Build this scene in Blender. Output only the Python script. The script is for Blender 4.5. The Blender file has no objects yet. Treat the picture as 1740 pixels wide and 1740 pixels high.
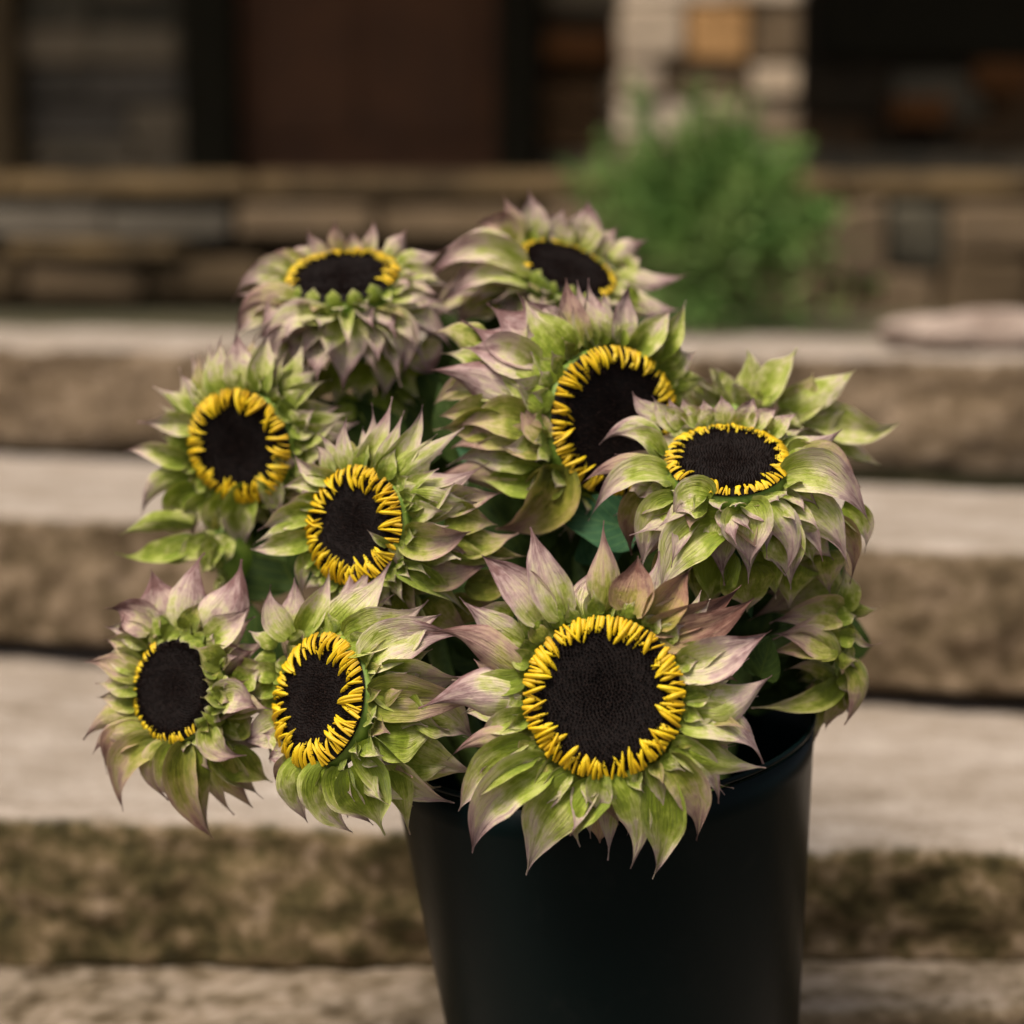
import bpy, bmesh, math, random
from mathutils import Vector, Matrix, noise
R = math.radians
rnd = random.Random(7)
scene = bpy.context.scene
col = scene.collection

# ------------------------------------------------------------------ camera
F = 3000.0                      # focal length in photo pixels (photo is 1740 wide)
PITCH = R(8.9)
CZ = 0.758
cam = bpy.data.cameras.new('camera')
camo = bpy.data.objects.new('camera', cam)
col.objects.link(camo)
cam.sensor_width = 36.0
cam.lens = F / 1740.0 * 36.0
camo.location = (0, 0, CZ)
camo.rotation_euler = (R(90) - PITCH, 0, 0)
cam.clip_start = 0.02
cam.clip_end = 400
cam.dof.use_dof = True
cam.dof.focus_distance = 1.0
cam.dof.aperture_fstop = 2.7
cam.dof.aperture_blades = 0
scene.camera = camo

# ------------------------------------------------------------------ light
SUN_EL, SUN_AZ = R(61), R(222)
world = bpy.data.worlds.new('World')
scene.world = world
world.use_nodes = True
wn, wl = world.node_tree.nodes, world.node_tree.links
wn.clear()
sky = wn.new('ShaderNodeTexSky')
sky.sky_type = 'NISHITA'
sky.sun_disc = False
sky.sun_elevation = SUN_EL
sky.sun_rotation = SUN_AZ
sky.air_density = 0.8
sky.dust_density = 5.0
sky.ozone_density = 0.5
bg = wn.new('ShaderNodeBackground')
bg.inputs['Strength'].default_value = 0.062
wo = wn.new('ShaderNodeOutputWorld')
hs = wn.new('ShaderNodeHueSaturation')          # hazy overcast: little blue left
hs.inputs['Saturation'].default_value = 0.45
wl.new(sky.outputs[0], hs.inputs['Color'])
wl.new(hs.outputs[0], bg.inputs[0])
wl.new(bg.outputs[0], wo.inputs[0])
sun = bpy.data.lights.new('sun', 'SUN')
sun.energy = 2.2
sun.angle = R(24)
sun.color = (1.0, 0.89, 0.74)
suno = bpy.data.objects.new('sun', sun)
col.objects.link(suno)
sd = Vector((math.sin(SUN_AZ) * math.cos(SUN_EL), math.cos(SUN_AZ) * math.cos(SUN_EL), math.sin(SUN_EL)))
suno.rotation_euler = sd.to_track_quat('Z', 'Y').to_euler()
scene.view_settings.view_transform = 'Standard'
scene.view_settings.look = 'None'
scene.view_settings.gamma = 1.0
scene.view_settings.exposure = 0.98
scene.view_settings.use_curve_mapping = False

# ------------------------------------------------------------------ helpers
CP, SP = math.cos(PITCH), math.sin(PITCH)
FWD = Vector((0, CP, -SP)); UPV = Vector((0, SP, CP)); RT = Vector((1, 0, 0))
CAM = Vector((0, 0, CZ))

def U(px, py, Y):
    """world point seen at photo pixel px,py at world distance Y"""
    d = RT * ((px - 870) / F) + UPV * (-(py - 870) / F) + FWD
    return CAM + d * (Y / d.y)

def link(o, parent=None):
    col.objects.link(o)
    if parent:
        o.parent = parent
    return o

def empty(name, loc=(0, 0, 0), label=None, cat=None, group=None, parent=None):
    o = bpy.data.objects.new(name, None)
    o.empty_display_size = 0.05
    o.location = loc
    link(o, parent)
    if label: o['label'] = label
    if cat: o['category'] = cat
    if group: o['group'] = group
    return o

def meshob(name, verts, faces, mat, parent=None, smooth=True, uvs=None, attrs=None):
    """verts are world coordinates; parent's own world offset is removed"""
    off = Vector((0, 0, 0))
    p = parent
    while p is not None:
        off += p.location
        p = p.parent
    me = bpy.data.meshes.new(name)
    c = Vector((0, 0, 0))
    for v in verts: c += v
    c /= max(1, len(verts))
    me.from_pydata([tuple(v - c) for v in verts], [], faces)
    if smooth:
        me.polygons.foreach_set('use_smooth', [True] * len(me.polygons))
    if uvs is not None:
        uvl = me.uv_layers.new(name='UVMap')
        for lp in me.loops:
            uvl.data[lp.index].uv = uvs[lp.vertex_index]
    if attrs:
        for k, vals in attrs.items():
            a = me.attributes.new(k, 'FLOAT', 'POINT')
            if isinstance(vals, (int, float)):
                vals = [vals] * len(verts)
            a.data.foreach_set('value', vals)
    me.materials.append(mat)
    me.update()
    o = bpy.data.objects.new(name, me)
    o.location = c - off
    return link(o, parent)

# ------------------------------------------------------------------ materials
class NT:
    def __init__(self, name):
        self.m = bpy.data.materials.new(name)
        self.m.use_nodes = True
        self.t = self.m.node_tree
        self.b = self.t.nodes['Principled BSDF']
        self.out = self.t.nodes['Material Output']
    def n(self, typ, **kw):
        nd = self.t.nodes.new(typ)
        for k, v in kw.items():
            if k in nd.inputs.keys():
                nd.inputs[k].default_value = v
            else:
                setattr(nd, k, v)
        return nd
    def l(self, a, b): self.t.links.new(a, b)
    def ramp(self, src, stops, interp='LINEAR'):
        r = self.n('ShaderNodeValToRGB')
        cr = r.color_ramp
        cr.interpolation = interp
        while len(cr.elements) > 1: cr.elements.remove(cr.elements[-1])
        cr.elements[0].position = stops[0][0]
        cr.elements[0].color = (*stops[0][1], 1)
        for p, c in stops[1:]:
            e = cr.elements.new(p); e.color = (*c, 1)
        self.l(src, r.inputs[0])
        return r.outputs[0]
    def noise(self, vec, scale, detail=4, rough=0.55, dist=0.0):
        nd = self.n('ShaderNodeTexNoise')
        nd.inputs['Scale'].default_value = scale
        nd.inputs['Detail'].default_value = detail
        nd.inputs['Roughness'].default_value = rough
        nd.inputs['Distortion'].default_value = dist
        if vec is not None: self.l(vec, nd.inputs['Vector'])
        return nd.outputs['Fac']
    def math(self, op, a, b=None, c=None, clamp=False):
        nd = self.n('ShaderNodeMath'); nd.operation = op; nd.use_clamp = clamp
        for i, x in enumerate((a, b, c)):
            if x is None: continue
            if isinstance(x, (int, float)): nd.inputs[i].default_value = x
            else: self.l(x, nd.inputs[i])
        return nd.outputs[0]
    def mix(self, fac, a, b, blend='MIX'):
        nd = self.n('ShaderNodeMix'); nd.data_type = 'RGBA'; nd.blend_type = blend
        for i, x in ((0, fac), (6, a), (7, b)):
            if isinstance(x, (int, float)): nd.inputs[i].default_value = x
            elif isinstance(x, tuple): nd.inputs[i].default_value = (*x, 1)
            else: self.l(x, nd.inputs[i])
        return nd.outputs[2]
    def bump(self, h, strength, dist):
        nd = self.n('ShaderNodeBump')
        nd.inputs['Strength'].default_value = strength
        nd.inputs['Distance'].default_value = dist
        self.l(h, nd.inputs['Height'])
        self.l(nd.outputs[0], self.b.inputs['Normal'])
        return nd
    def mapping(self, vec, scale):
        nd = self.n('ShaderNodeMapping')
        nd.inputs['Scale'].default_value = scale
        self.l(vec, nd.inputs['Vector'])
        return nd.outputs[0]

def world_pos(m):
    return m.n('ShaderNodeNewGeometry').outputs['Position']

def mat_bract(name='bract_tissue', gain=0.85, off=-0.36):
    m = NT(name)
    uv = m.n('ShaderNodeUVMap').outputs[0]
    sep = m.n('ShaderNodeSeparateXYZ'); m.l(uv, sep.inputs[0])
    u, v = sep.outputs[0], sep.outputs[1]
    mau = m.n('ShaderNodeAttribute', attribute_name='mauve').outputs['Fac']
    seed = m.n('ShaderNodeAttribute', attribute_name='seed').outputs['Fac']
    dark = m.n('ShaderNodeAttribute', attribute_name='aged').outputs['Fac']
    comb = m.n('ShaderNodeCombineXYZ')
    m.l(m.math('MULTIPLY', u, 9.0), comb.inputs[0])
    m.l(m.math('MULTIPLY', v, 2.2), comb.inputs[1])
    m.l(m.math('MULTIPLY', seed, 50.0), comb.inputs[2])
    streak = m.noise(comb.outputs[0], 1.6, 5, 0.6, 0.3)
    comb2 = m.n('ShaderNodeCombineXYZ')
    m.l(m.math('MULTIPLY', u, 2.0), comb2.inputs[0])
    m.l(m.math('MULTIPLY', v, 3.0), comb2.inputs[1])
    m.l(m.math('MULTIPLY', seed, 91.0), comb2.inputs[2])
    blotch = m.noise(comb2.outputs[0], 1.6, 4, 0.6)
    edge = m.math('POWER', m.math('MULTIPLY', m.math('ABSOLUTE', m.math('SUBTRACT', u, 0.5)), 2.0), 4.0)
    t = m.math('MULTIPLY_ADD', v, gain, m.math('MULTIPLY_ADD', mau, 0.85, off))
    t = m.math('ADD', t, m.math('MULTIPLY', m.math('SUBTRACT', blotch, 0.5), 1.1))
    t = m.math('ADD', t, m.math('MULTIPLY', m.math('SUBTRACT', streak, 0.5), 0.55))
    t = m.math('ADD', t, m.math('MULTIPLY', edge, 0.16), clamp=True)
    c = m.ramp(t, [(0.0, (0.19, 0.25, 0.012)), (0.15, (0.31, 0.37, 0.038)), (0.34, (0.50, 0.51, 0.155)),
                   (0.50, (0.66, 0.58, 0.36)), (0.66, (0.58, 0.43, 0.37)), (0.84, (0.43, 0.28, 0.275)), (1.0, (0.23, 0.115, 0.11))])
    # fine dark veins
    comb3 = m.n('ShaderNodeCombineXYZ')
    m.l(m.math('MULTIPLY', u, 30.0), comb3.inputs[0])
    m.l(m.math('MULTIPLY', v, 3.5), comb3.inputs[1])
    m.l(m.math('MULTIPLY', seed, 33.0), comb3.inputs[2])
    vein = m.noise(comb3.outputs[0], 1.0, 3, 0.6, 0.6)
    veinm = m.ramp(vein, [(0.30, (0.50, 0.44, 0.40)), (0.50, (1, 1, 1))])
    c = m.mix(0.6, c, veinm, 'MULTIPLY')
    brown = m.ramp(m.noise(comb2.outputs[0], 4.0, 3, 0.7), [(0.62, (1, 1, 1)), (0.78, (0.55, 0.40, 0.30))])
    c = m.mix(0.6, c, brown, 'MULTIPLY')
    c = m.mix(dark, c, m.mix(1.0, c, (0.60, 0.44, 0.26), 'MULTIPLY'))
    m.l(c, m.b.inputs['Base Color'])
    m.b.inputs['Roughness'].default_value = 0.55
    m.b.inputs['Specular IOR Level'].default_value = 0.3
    m.b.inputs['Sheen Weight'].default_value = 0.12
    h = m.math('ADD', m.math('MULTIPLY', vein, 0.7), m.math('MULTIPLY', blotch, 0.6))
    m.bump(h, 0.8, 0.0022)
    tr = m.n('ShaderNodeBsdfTranslucent')
    m.l(c, tr.inputs['Color'])
    mx = m.n('ShaderNodeMixShader'); mx.inputs[0].default_value = 0.15
    m.l(m.b.outputs[0], mx.inputs[1]); m.l(tr.outputs[0], mx.inputs[2])
    m.l(mx.outputs[0], m.out.inputs[0])
    return m.m

def mat_leaf(name, c1, c2):
    m = NT(name)
    uv = m.n('ShaderNodeUVMap').outputs[0]
    sep = m.n('ShaderNodeSeparateXYZ'); m.l(uv, sep.inputs[0])
    u, v = sep.outputs[0], sep.outputs[1]
    nz = m.noise(world_pos(m), 60, 4, 0.6)
    au = m.math('ABSOLUTE', m.math('SUBTRACT', u, 0.5))
    w = m.math('SINE', m.math('MULTIPLY', m.math('SUBTRACT', v, m.math('MULTIPLY', au, 0.9)), 42.0))
    side = m.math('GREATER_THAN', w, 0.93)
    mid = m.math('LESS_THAN', au, 0.018)
    vv = m.math('MAXIMUM', side, mid)
    c = m.ramp(nz, [(0.3, c1), (0.7, c2)])
    c = m.mix(m.math('MULTIPLY', vv, 0.35), c, (c2[0] * 2.0, c2[1] * 1.6, c2[2] * 1.2))
    m.l(c, m.b.inputs['Base Color'])
    m.b.inputs['Specular IOR Level'].default_value = 0.15; m.b.inputs['Roughness'].default_value = 0.7
    m.bump(m.math('ADD', nz, m.math('MULTIPLY', vv, -0.6)), 0.5, 0.0015)
    tr = m.n('ShaderNodeBsdfTranslucent'); m.l(c, tr.inputs['Color'])
    mx = m.n('ShaderNodeMixShader'); mx.inputs[0].default_value = 0.2
    m.l(m.b.outputs[0], mx.inputs[1]); m.l(tr.outputs[0], mx.inputs[2])
    m.l(mx.outputs[0], m.out.inputs[0])
    return m.m

def mat_simple(name, stops, scale=40, rough=0.6, bump=0.3, bdist=0.002, detail=5, spec=0.4, stretch=None):
    m = NT(name)
    vec = world_pos(m)
    if stretch: vec = m.mapping(vec, stretch)
    nz = m.noise(vec, scale, detail, 0.6)
    m.l(m.ramp(nz, stops), m.b.inputs['Base Color'])
    m.b.inputs['Roughness'].default_value = rough
    m.b.inputs['Specular IOR Level'].default_value = spec
    if bump: m.bump(nz, bump, bdist)
    return m.m

def mat_petal():
    m = NT('yellow_petal')
    uv = m.n('ShaderNodeUVMap').outputs[0]
    sep = m.n('ShaderNodeSeparateXYZ'); m.l(uv, sep.inputs[0])
    rn = m.n('ShaderNodeObjectInfo').outputs['Random']
    t = m.math('ADD', m.math('MULTIPLY', sep.outputs[1], 0.5), m.math('MULTIPLY', rn, 0.42))
    c = m.ramp(t, [(0.0, (0.40, 0.24, 0.012)), (0.22, (0.76, 0.47, 0.006)), (0.9, (0.90, 0.67, 0.012))])
    m.l(c, m.b.inputs['Base Color'])
    m.b.inputs['Roughness'].default_value = 0.5
    m.bump(m.noise(m.mapping(uv, (7, 1, 1)), 1.5, 2), 0.4, 0.0008)
    tr = m.n('ShaderNodeBsdfTranslucent'); m.l(c, tr.inputs['Color'])
    mx = m.n('ShaderNodeMixShader'); mx.inputs[0].default_value = 0.2
    m.l(m.b.outputs[0], mx.inputs[1]); m.l(tr.outputs[0], mx.inputs[2])
    m.l(mx.outputs[0], m.out.inputs[0])
    return m.m

def mat_slab():
    m = NT('weathered_stone_slab')
    sh = m.n('ShaderNodeVectorMath'); sh.operation = 'ADD'
    cx_ = m.n('ShaderNodeCombineXYZ')
    m.l(m.math('MULTIPLY', m.n('ShaderNodeObjectInfo').outputs['Random'], 13.0), cx_.inputs[0])
    m.l(world_pos(m), sh.inputs[0]); m.l(cx_.outputs[0], sh.inputs[1])
    p = sh.outputs[0]
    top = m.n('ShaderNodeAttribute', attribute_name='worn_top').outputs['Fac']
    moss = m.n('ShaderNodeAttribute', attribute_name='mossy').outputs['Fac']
    big = m.noise(p, 6, 4, 0.6)
    med = m.noise(p, 40, 7, 0.64, 0.1)
    fine = m.noise(p, 150, 5, 0.7)
    streak = m.noise(m.mapping(p, (9, 26, 30)), 1.6, 5, 0.65)
    # worn pale tread
    mixn = m.math('ADD', m.math('MULTIPLY', streak, 0.5), m.math('ADD', m.math('MULTIPLY', big, 0.25), m.math('MULTIPLY', fine, 0.25)))
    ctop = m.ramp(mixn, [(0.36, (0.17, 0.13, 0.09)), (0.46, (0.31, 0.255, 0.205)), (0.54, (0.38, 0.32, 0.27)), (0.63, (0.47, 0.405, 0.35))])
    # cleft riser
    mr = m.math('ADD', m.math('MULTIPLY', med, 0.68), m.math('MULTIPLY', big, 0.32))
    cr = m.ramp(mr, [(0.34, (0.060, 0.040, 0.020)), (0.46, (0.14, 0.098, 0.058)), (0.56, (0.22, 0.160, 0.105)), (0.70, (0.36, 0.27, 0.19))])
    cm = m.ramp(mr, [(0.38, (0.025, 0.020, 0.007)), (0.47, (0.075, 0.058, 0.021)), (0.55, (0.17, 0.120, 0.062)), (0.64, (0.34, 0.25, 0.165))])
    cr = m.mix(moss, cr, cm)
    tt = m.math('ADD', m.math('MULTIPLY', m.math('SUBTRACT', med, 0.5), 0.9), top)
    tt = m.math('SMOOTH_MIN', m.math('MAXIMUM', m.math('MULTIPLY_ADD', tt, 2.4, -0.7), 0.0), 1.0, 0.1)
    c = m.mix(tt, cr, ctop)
    c = m.mix(0.5, c, m.ramp(fine, [(0.3, (0.7, 0.68, 0.64)), (0.6, (1, 1, 1))]), 'MULTIPLY')
    m.l(c, m.b.inputs['Base Color'])
    m.b.inputs['Roughness'].default_value = 0.85
    m.b.inputs['Specular IOR Level'].default_value = 0.2
    m.bump(m.math('ADD', m.math('MULTIPLY', med, 1.0), m.math('MULTIPLY', fine, 0.35)), 0.8, 0.009)
    return m.m

def mat_stone(name, stops, bump=0.6):
    m = NT(name)
    p = world_pos(m)
    rn = m.n('ShaderNodeObjectInfo').outputs['Random']
    nz = m.noise(p, 14, 5, 0.65)
    t = m.math('ADD', m.math('MULTIPLY', rn, 0.75), m.math('MULTIPLY', m.math('SUBTRACT', nz, 0.35), 0.8))
    m.l(m.ramp(t, stops), m.b.inputs['Base Color'])
    m.b.inputs['Roughness'].default_value = 0.9
    m.b.inputs['Specular IOR Level'].default_value = 0.2
    m.bump(nz, bump, 0.02)
    return m.m

M = {}
M['bract'] = mat_bract()
M['bract_lime'] = mat_bract('pale_lime_bract_tissue', 0.22, 0.10)
M['petal'] = mat_petal()
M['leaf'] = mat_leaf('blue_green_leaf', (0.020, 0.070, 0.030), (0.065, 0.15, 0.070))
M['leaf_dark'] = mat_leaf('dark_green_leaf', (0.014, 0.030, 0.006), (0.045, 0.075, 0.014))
M['stem'] = mat_simple('hairy_green_stem', [(0.3, (0.055, 0.10, 0.018)), (0.7, (0.16, 0.23, 0.055))], 120, 0.6, 0.4)
M['receptacle'] = mat_simple('green_receptacle', [(0.3, (0.10, 0.19, 0.015)), (0.7, (0.24, 0.33, 0.05))], 90, 0.55, 0.5)
M['disc'] = mat_simple('dark_seed_disc', [(0.35, (0.0035, 0.0025, 0.0025)), (0.7, (0.014, 0.009, 0.008))], 500, 0.85, 0.5, 0.001, spec=0.15)
M['floret'] = mat_simple('dark_disc_florets', [(0.35, (0.004, 0.003, 0.0025)), (0.58, (0.015, 0.009, 0.008)), (0.72, (0.075, 0.045, 0.038))], 700, 0.95, 0.0, spec=0.04)
M['slab'] = mat_slab()
mb = NT('black_plastic')
mb.b.inputs['Base Color'].default_value = (0.0012, 0.0050, 0.0052, 1)
nzb = mb.noise(mb.mapping(world_pos(mb), (1, 1, 1.0)), 9, 5, 0.6)
scr = mb.noise(mb.mapping(world_pos(mb), (60, 60, 5)), 3, 5, 0.7, 0.6)
dust = mb.noise(world_pos(mb), 24, 6, 0.72, 0.4)
mb.l(mb.math('ADD', mb.math('MULTIPLY_ADD', nzb, 0.14, 0.22), mb.math('MULTIPLY', scr, 0.16)), mb.b.inputs['Roughness'])
mb.l(mb.mix(mb.math('MULTIPLY', mb.ramp(dust, [(0.56, (0, 0, 0)), (0.75, (1, 1, 1))]), 0.5), (0.0012, 0.0050, 0.0052), (0.008, 0.0105, 0.010)), mb.b.inputs['Base Color'])
mb.b.inputs['Specular IOR Level'].default_value = 0.09
mb.bump(mb.noise(world_pos(mb), 260, 3, 0.6), 0.10, 0.0006)
M['bucket'] = mb.m
M['facade'] = mat_stone('dark_facade_stone', [(0.1, (0.045, 0.040, 0.028)), (0.45, (0.13, 0.11, 0.075)), (0.7, (0.22, 0.17, 0.11)), (1.0, (0.09, 0.085, 0.065))])
M['warmfacade'] = mat_stone('rusty_facade_stone', [(0.1, (0.028, 0.020, 0.011)), (0.5, (0.070, 0.042, 0.020)), (0.8, (0.12, 0.065, 0.028)), (1.0, (0.05, 0.038, 0.024))])
M['pale'] = mat_stone('pale_pillar_stone', [(0.1, (0.25, 0.185, 0.12)), (0.5, (0.36, 0.28, 0.20)), (0.8, (0.42, 0.34, 0.26)), (1.0, (0.28, 0.21, 0.14))])
M['orange'] = mat_stone('ochre_stone', [(0.1, (0.30, 0.165, 0.065)), (1.0, (0.40, 0.235, 0.10))])
M['rust'] = mat_stone('rust_stone', [(0.1, (0.10, 0.040, 0.011)), (1.0, (0.15, 0.06, 0.018))])
M['bluegrey'] = mat_stone('blue_grey_stone', [(0.1, (0.065, 0.056, 0.042)), (1.0, (0.13, 0.11, 0.085))])
M['base'] = mat_stone('brown_base_stone', [(0.1, (0.060, 0.040, 0.020)), (0.4, (0.10, 0.068, 0.038)), (0.7, (0.15, 0.104, 0.062)), (1.0, (0.11, 0.085, 0.058))])
M['ledge'] = mat_simple('tan_ledge_stone', [(0.35, (0.065, 0.042, 0.018)), (0.65, (0.22, 0.145, 0.065))], 6, 0.85, 0.4, 0.01)
M['door'] = mat_simple('red_brown_door_paint', [(0.3, (0.058, 0.021, 0.005)), (0.7, (0.098, 0.036, 0.009))], 5, 0.75, 0.1, 0.002)
M['post'] = mat_simple('black_brown_timber', [(0.3, (0.009, 0.008, 0.004)), (0.7, (0.018, 0.015, 0.008))], 12, 0.85, 0.2, 0.003, spec=0.12, stretch=(6, 6, 0.6))
M['tanpost'] = mat_simple('tan_timber', [(0.3, (0.05, 0.032, 0.010)), (0.7, (0.12, 0.075, 0.028))], 8, 0.75, 0.2, 0.003, stretch=(6, 6, 0.6))
M['mortar'] = mat_simple('dark_mortar', [(0.3, (0.028, 0.021, 0.013)), (0.7, (0.058, 0.044, 0.028))], 30, 0.95, 0.3)
M['mortar_pale'] = mat_simple('pale_mortar', [(0.3, (0.16, 0.12, 0.085)), (0.7, (0.26, 0.20, 0.15))], 30, 0.95, 0.3)
M['soil'] = mat_simple('dark_mossy_soil', [(0.3, (0.020, 0.018, 0.008)), (0.5, (0.05, 0.045, 0.018)), (0.7, (0.09, 0.07, 0.04))], 12, 0.95, 0.6, 0.02)
M['gravel'] = mat_simple('grey_brown_gravel', [(0.3, (0.05, 0.042, 0.03)), (0.7, (0.12, 0.10, 0.08))], 40, 0.95, 0.6, 0.01)
M['rock'] = mat_simple('pinkish_field_rock', [(0.3, (0.20, 0.145, 0.115)), (0.7, (0.40, 0.32, 0.27))], 14, 0.9, 0.5, 0.01)
M['shrub'] = mat_simple('shrub_leaf', [(0.3, (0.040, 0.105, 0.015)), (0.5, (0.12, 0.22, 0.045)), (0.7, (0.27, 0.36, 0.11))], 9, 0.6, 0.0, spec=0.3)
M['twig'] = mat_simple('shrub_twig', [(0.3, (0.03, 0.025, 0.012)), (0.7, (0.07, 0.05, 0.03))], 30, 0.8, 0.2)
M['roof'] = mat_simple('dark_roof_boards', [(0.3, (0.03, 0.022, 0.014)), (0.7, (0.06, 0.045, 0.03))], 8, 0.8, 0.2, stretch=(0.5, 8, 8))

# ------------------------------------------------------------------ ground
def sheet(name, x0, x1, y0, y1, z, mat):
    o = meshob(name, [Vector((x0, y0, z)), Vector((x1, y0, z)), Vector((x1, y1, z)), Vector((x0, y1, z))], [(0, 1, 2, 3)], mat, smooth=False)
    o['kind'] = 'structure'
    return o
sheet('ground', -150, 150, -150, 150, -0.16, M['gravel'])

# ------------------------------------------------------------------ stone steps
steps = empty('stone_steps', (0, 1.6, 0), 'rough weathered stone slab steps rising behind the black bucket', 'steps')

def slab(xa, xb, fl, fr, bl, br, ztl, ztr, zbl, zbr, seed, moss=0.5, amp=1.0, worn=1.0, under=False):
    """xa..xb world x.  fl/fr (front Y), bl/br (back Y), z of top/bottom given at x=-0.5 / +0.5"""
    n = max(8, int((xb - xa) / 0.014))
    verts, faces, top, mo = [], [], [], []
    def lin(a, b, x): return a + (b - a) * (x + 0.5)
    prof = []                                     # (kind, s)
    NT_, NF = 16, 20
    for j in range(NT_): prof.append(('t', 1 - j / NT_))
    rr = 0.011
    for j in range(5): prof.append(('c', j / 5))
    for j in range(NF): prof.append(('f', j / NF))
    for j in range(4): prof.append(('u', j / 3))
    P = len(prof)
    for i in range(n + 1):
        x = xa + (xb - xa) * i / n
        e = min((x - xa), (xb - x))
        er = max(0.0, 1 - e / 0.025)
        fy, by = lin(fl, fr, x), lin(bl, br, x)
        zt, zb = lin(ztl, ztr, x), lin(zbl, zbr, x)
        fy += amp * 0.022 * noise.noise(Vector((x * 3.1, seed, 0))) + amp * 0.012 * noise.noise(Vector((x * 11, seed, 3))) + amp * 0.006 * noise.noise(Vector((x * 34, seed, 3)))
        chip = max(0.0, noise.noise(Vector((x * 14, seed, 31))) - 0.25) * 0.03
        zt_edge = chip
        zb += amp * 0.006 * noise.noise(Vector((x * 5, seed, 9)))
        zt += amp * 0.004 * noise.noise(Vector((x * 4, seed, 17)))
        zt -= er * er * 0.012
        fy += er * er * 0.018
        for kind, s in prof:
            if kind == 't':
                y = fy + rr + (by - fy - rr) * s; z = zt; tp = 1.0
            elif kind == 'c':
                a = s * math.pi / 2
                y = fy + rr - rr * math.sin(a); z = zt - rr + rr * math.cos(a) - zt_edge * amp; y += zt_edge * amp * 0.6; tp = 1.0 - s * 0.85
            elif kind == 'f':
                z = (zt - rr) + (zb - zt + rr) * s
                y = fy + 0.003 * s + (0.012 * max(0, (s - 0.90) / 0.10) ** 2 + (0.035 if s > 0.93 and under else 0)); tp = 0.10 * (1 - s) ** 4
            else:
                z = zb; y = fy + (0.05 if under else 0.015) + (by - fy - (0.05 if under else 0.015)) * s; tp = 0
            p = Vector((x, y, z))
            q = p * 9 + Vector((seed * 3.3, 0, 0))
            d = noise.fractal(q, 0.9, 2.1, 4)
            q2 = p * 42 + Vector((seed, 5, 0))
            d2 = noise.fractal(q2, 0.9, 2.1, 3)
            if kind in 'cf':
                k = 1.0 if kind == 'f' else 0.5 + 0.5 * s
                y += -amp * k * (0.012 * d + 0.0055 * d2)
                z += amp * (1 - k) * 0.003 * d2
                if kind == 'c': z += amp * 0.003 * d
            elif kind == 't':
                z += amp * (0.0035 * d + 0.0012 * d2)
            verts.append(Vector((x, y, z))); top.append(tp * worn); mo.append(moss)
    for i in range(n):
        for j in range(P - 1):
            a = i * P + j
            faces.append((a, a + 1, a + P + 1, a + P))
    for base in (0, n * P):                        # end caps
        c = [base + j for j in range(P)]
        faces.append(tuple(c) if base == 0 else tuple(reversed(c)))
    faces = [tuple(reversed(f)) for f in faces]
    return meshob('step_slab', verts, faces, M['slab'], steps, attrs={'worn_top': top, 'mossy': mo})

def Yat(py, z):          # world Y where the ray through row py meets height z
    ang = PITCH + math.atan((py - 870) / F)
    return (CZ - z) / math.tan(ang)
def course(pfl, pfr, pbl, pbr, z_tl, z_tr, z_bl, z_br, joint, seed, moss, thick_over=0.06, w=2.1, under=False):
    # rows given at the photo's left/right border, turned into world lines (extrapolated to x=-0.5/+0.5)
    fl_, fr_ = Yat(pfl, z_tl), Yat(pfr, z_tr)
    bl_, br_ = Yat(pbl, z_tl), Yat(pbr, z_tr)
    def ext(a, b):
        xa, xb = -0.29 * a, 0.29 * b
        k = (b - a) / (xb - xa)
        return a + k * (-0.5 - xa), a + k * (0.5 - xa)
    f0, f1 = ext(fl_, fr_); b0, b1 = ext(bl_, br_)
    b0 += thick_over; b1 += thick_over
    slab(-w, joint - 0.004, f0, f1, b0, b1, z_tl, z_tr, z_bl, z_br, seed, moss, under=under)
    slab(joint + 0.004, w, f0 + 0.006, f1 + 0.006, b0, b1, z_tl, z_tr, z_bl, z_br, seed + 5.7, moss, under=under)
z1l, z1r = CZ - 0.622, CZ - 0.560      # lowest visible tread
zA, zB, zC = CZ - 0.475, CZ - 0.305, CZ - 0.150
slab(-2.1, 2.1, 1.245, 1.245, 1.55, 1.55, z1l, z1r, -0.02, -0.02, 1.3, 0.35, 1.0, 0.42)
course(1380, 1455, 1130, 1200, zA, zA, z1l - 0.006, z1r - 0.006, 0.10, 2.1, 1.0)
course(872, 940, 785, 848, zB, zB, zA + 0.012, zA + 0.010, 0.03, 7.4, 0.25, under=True)
course(584, 610, 556, 582, zC, zC, zB + 0.006, zB + 0.006, -0.02, 11.3, 0.0, 0.02)

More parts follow.
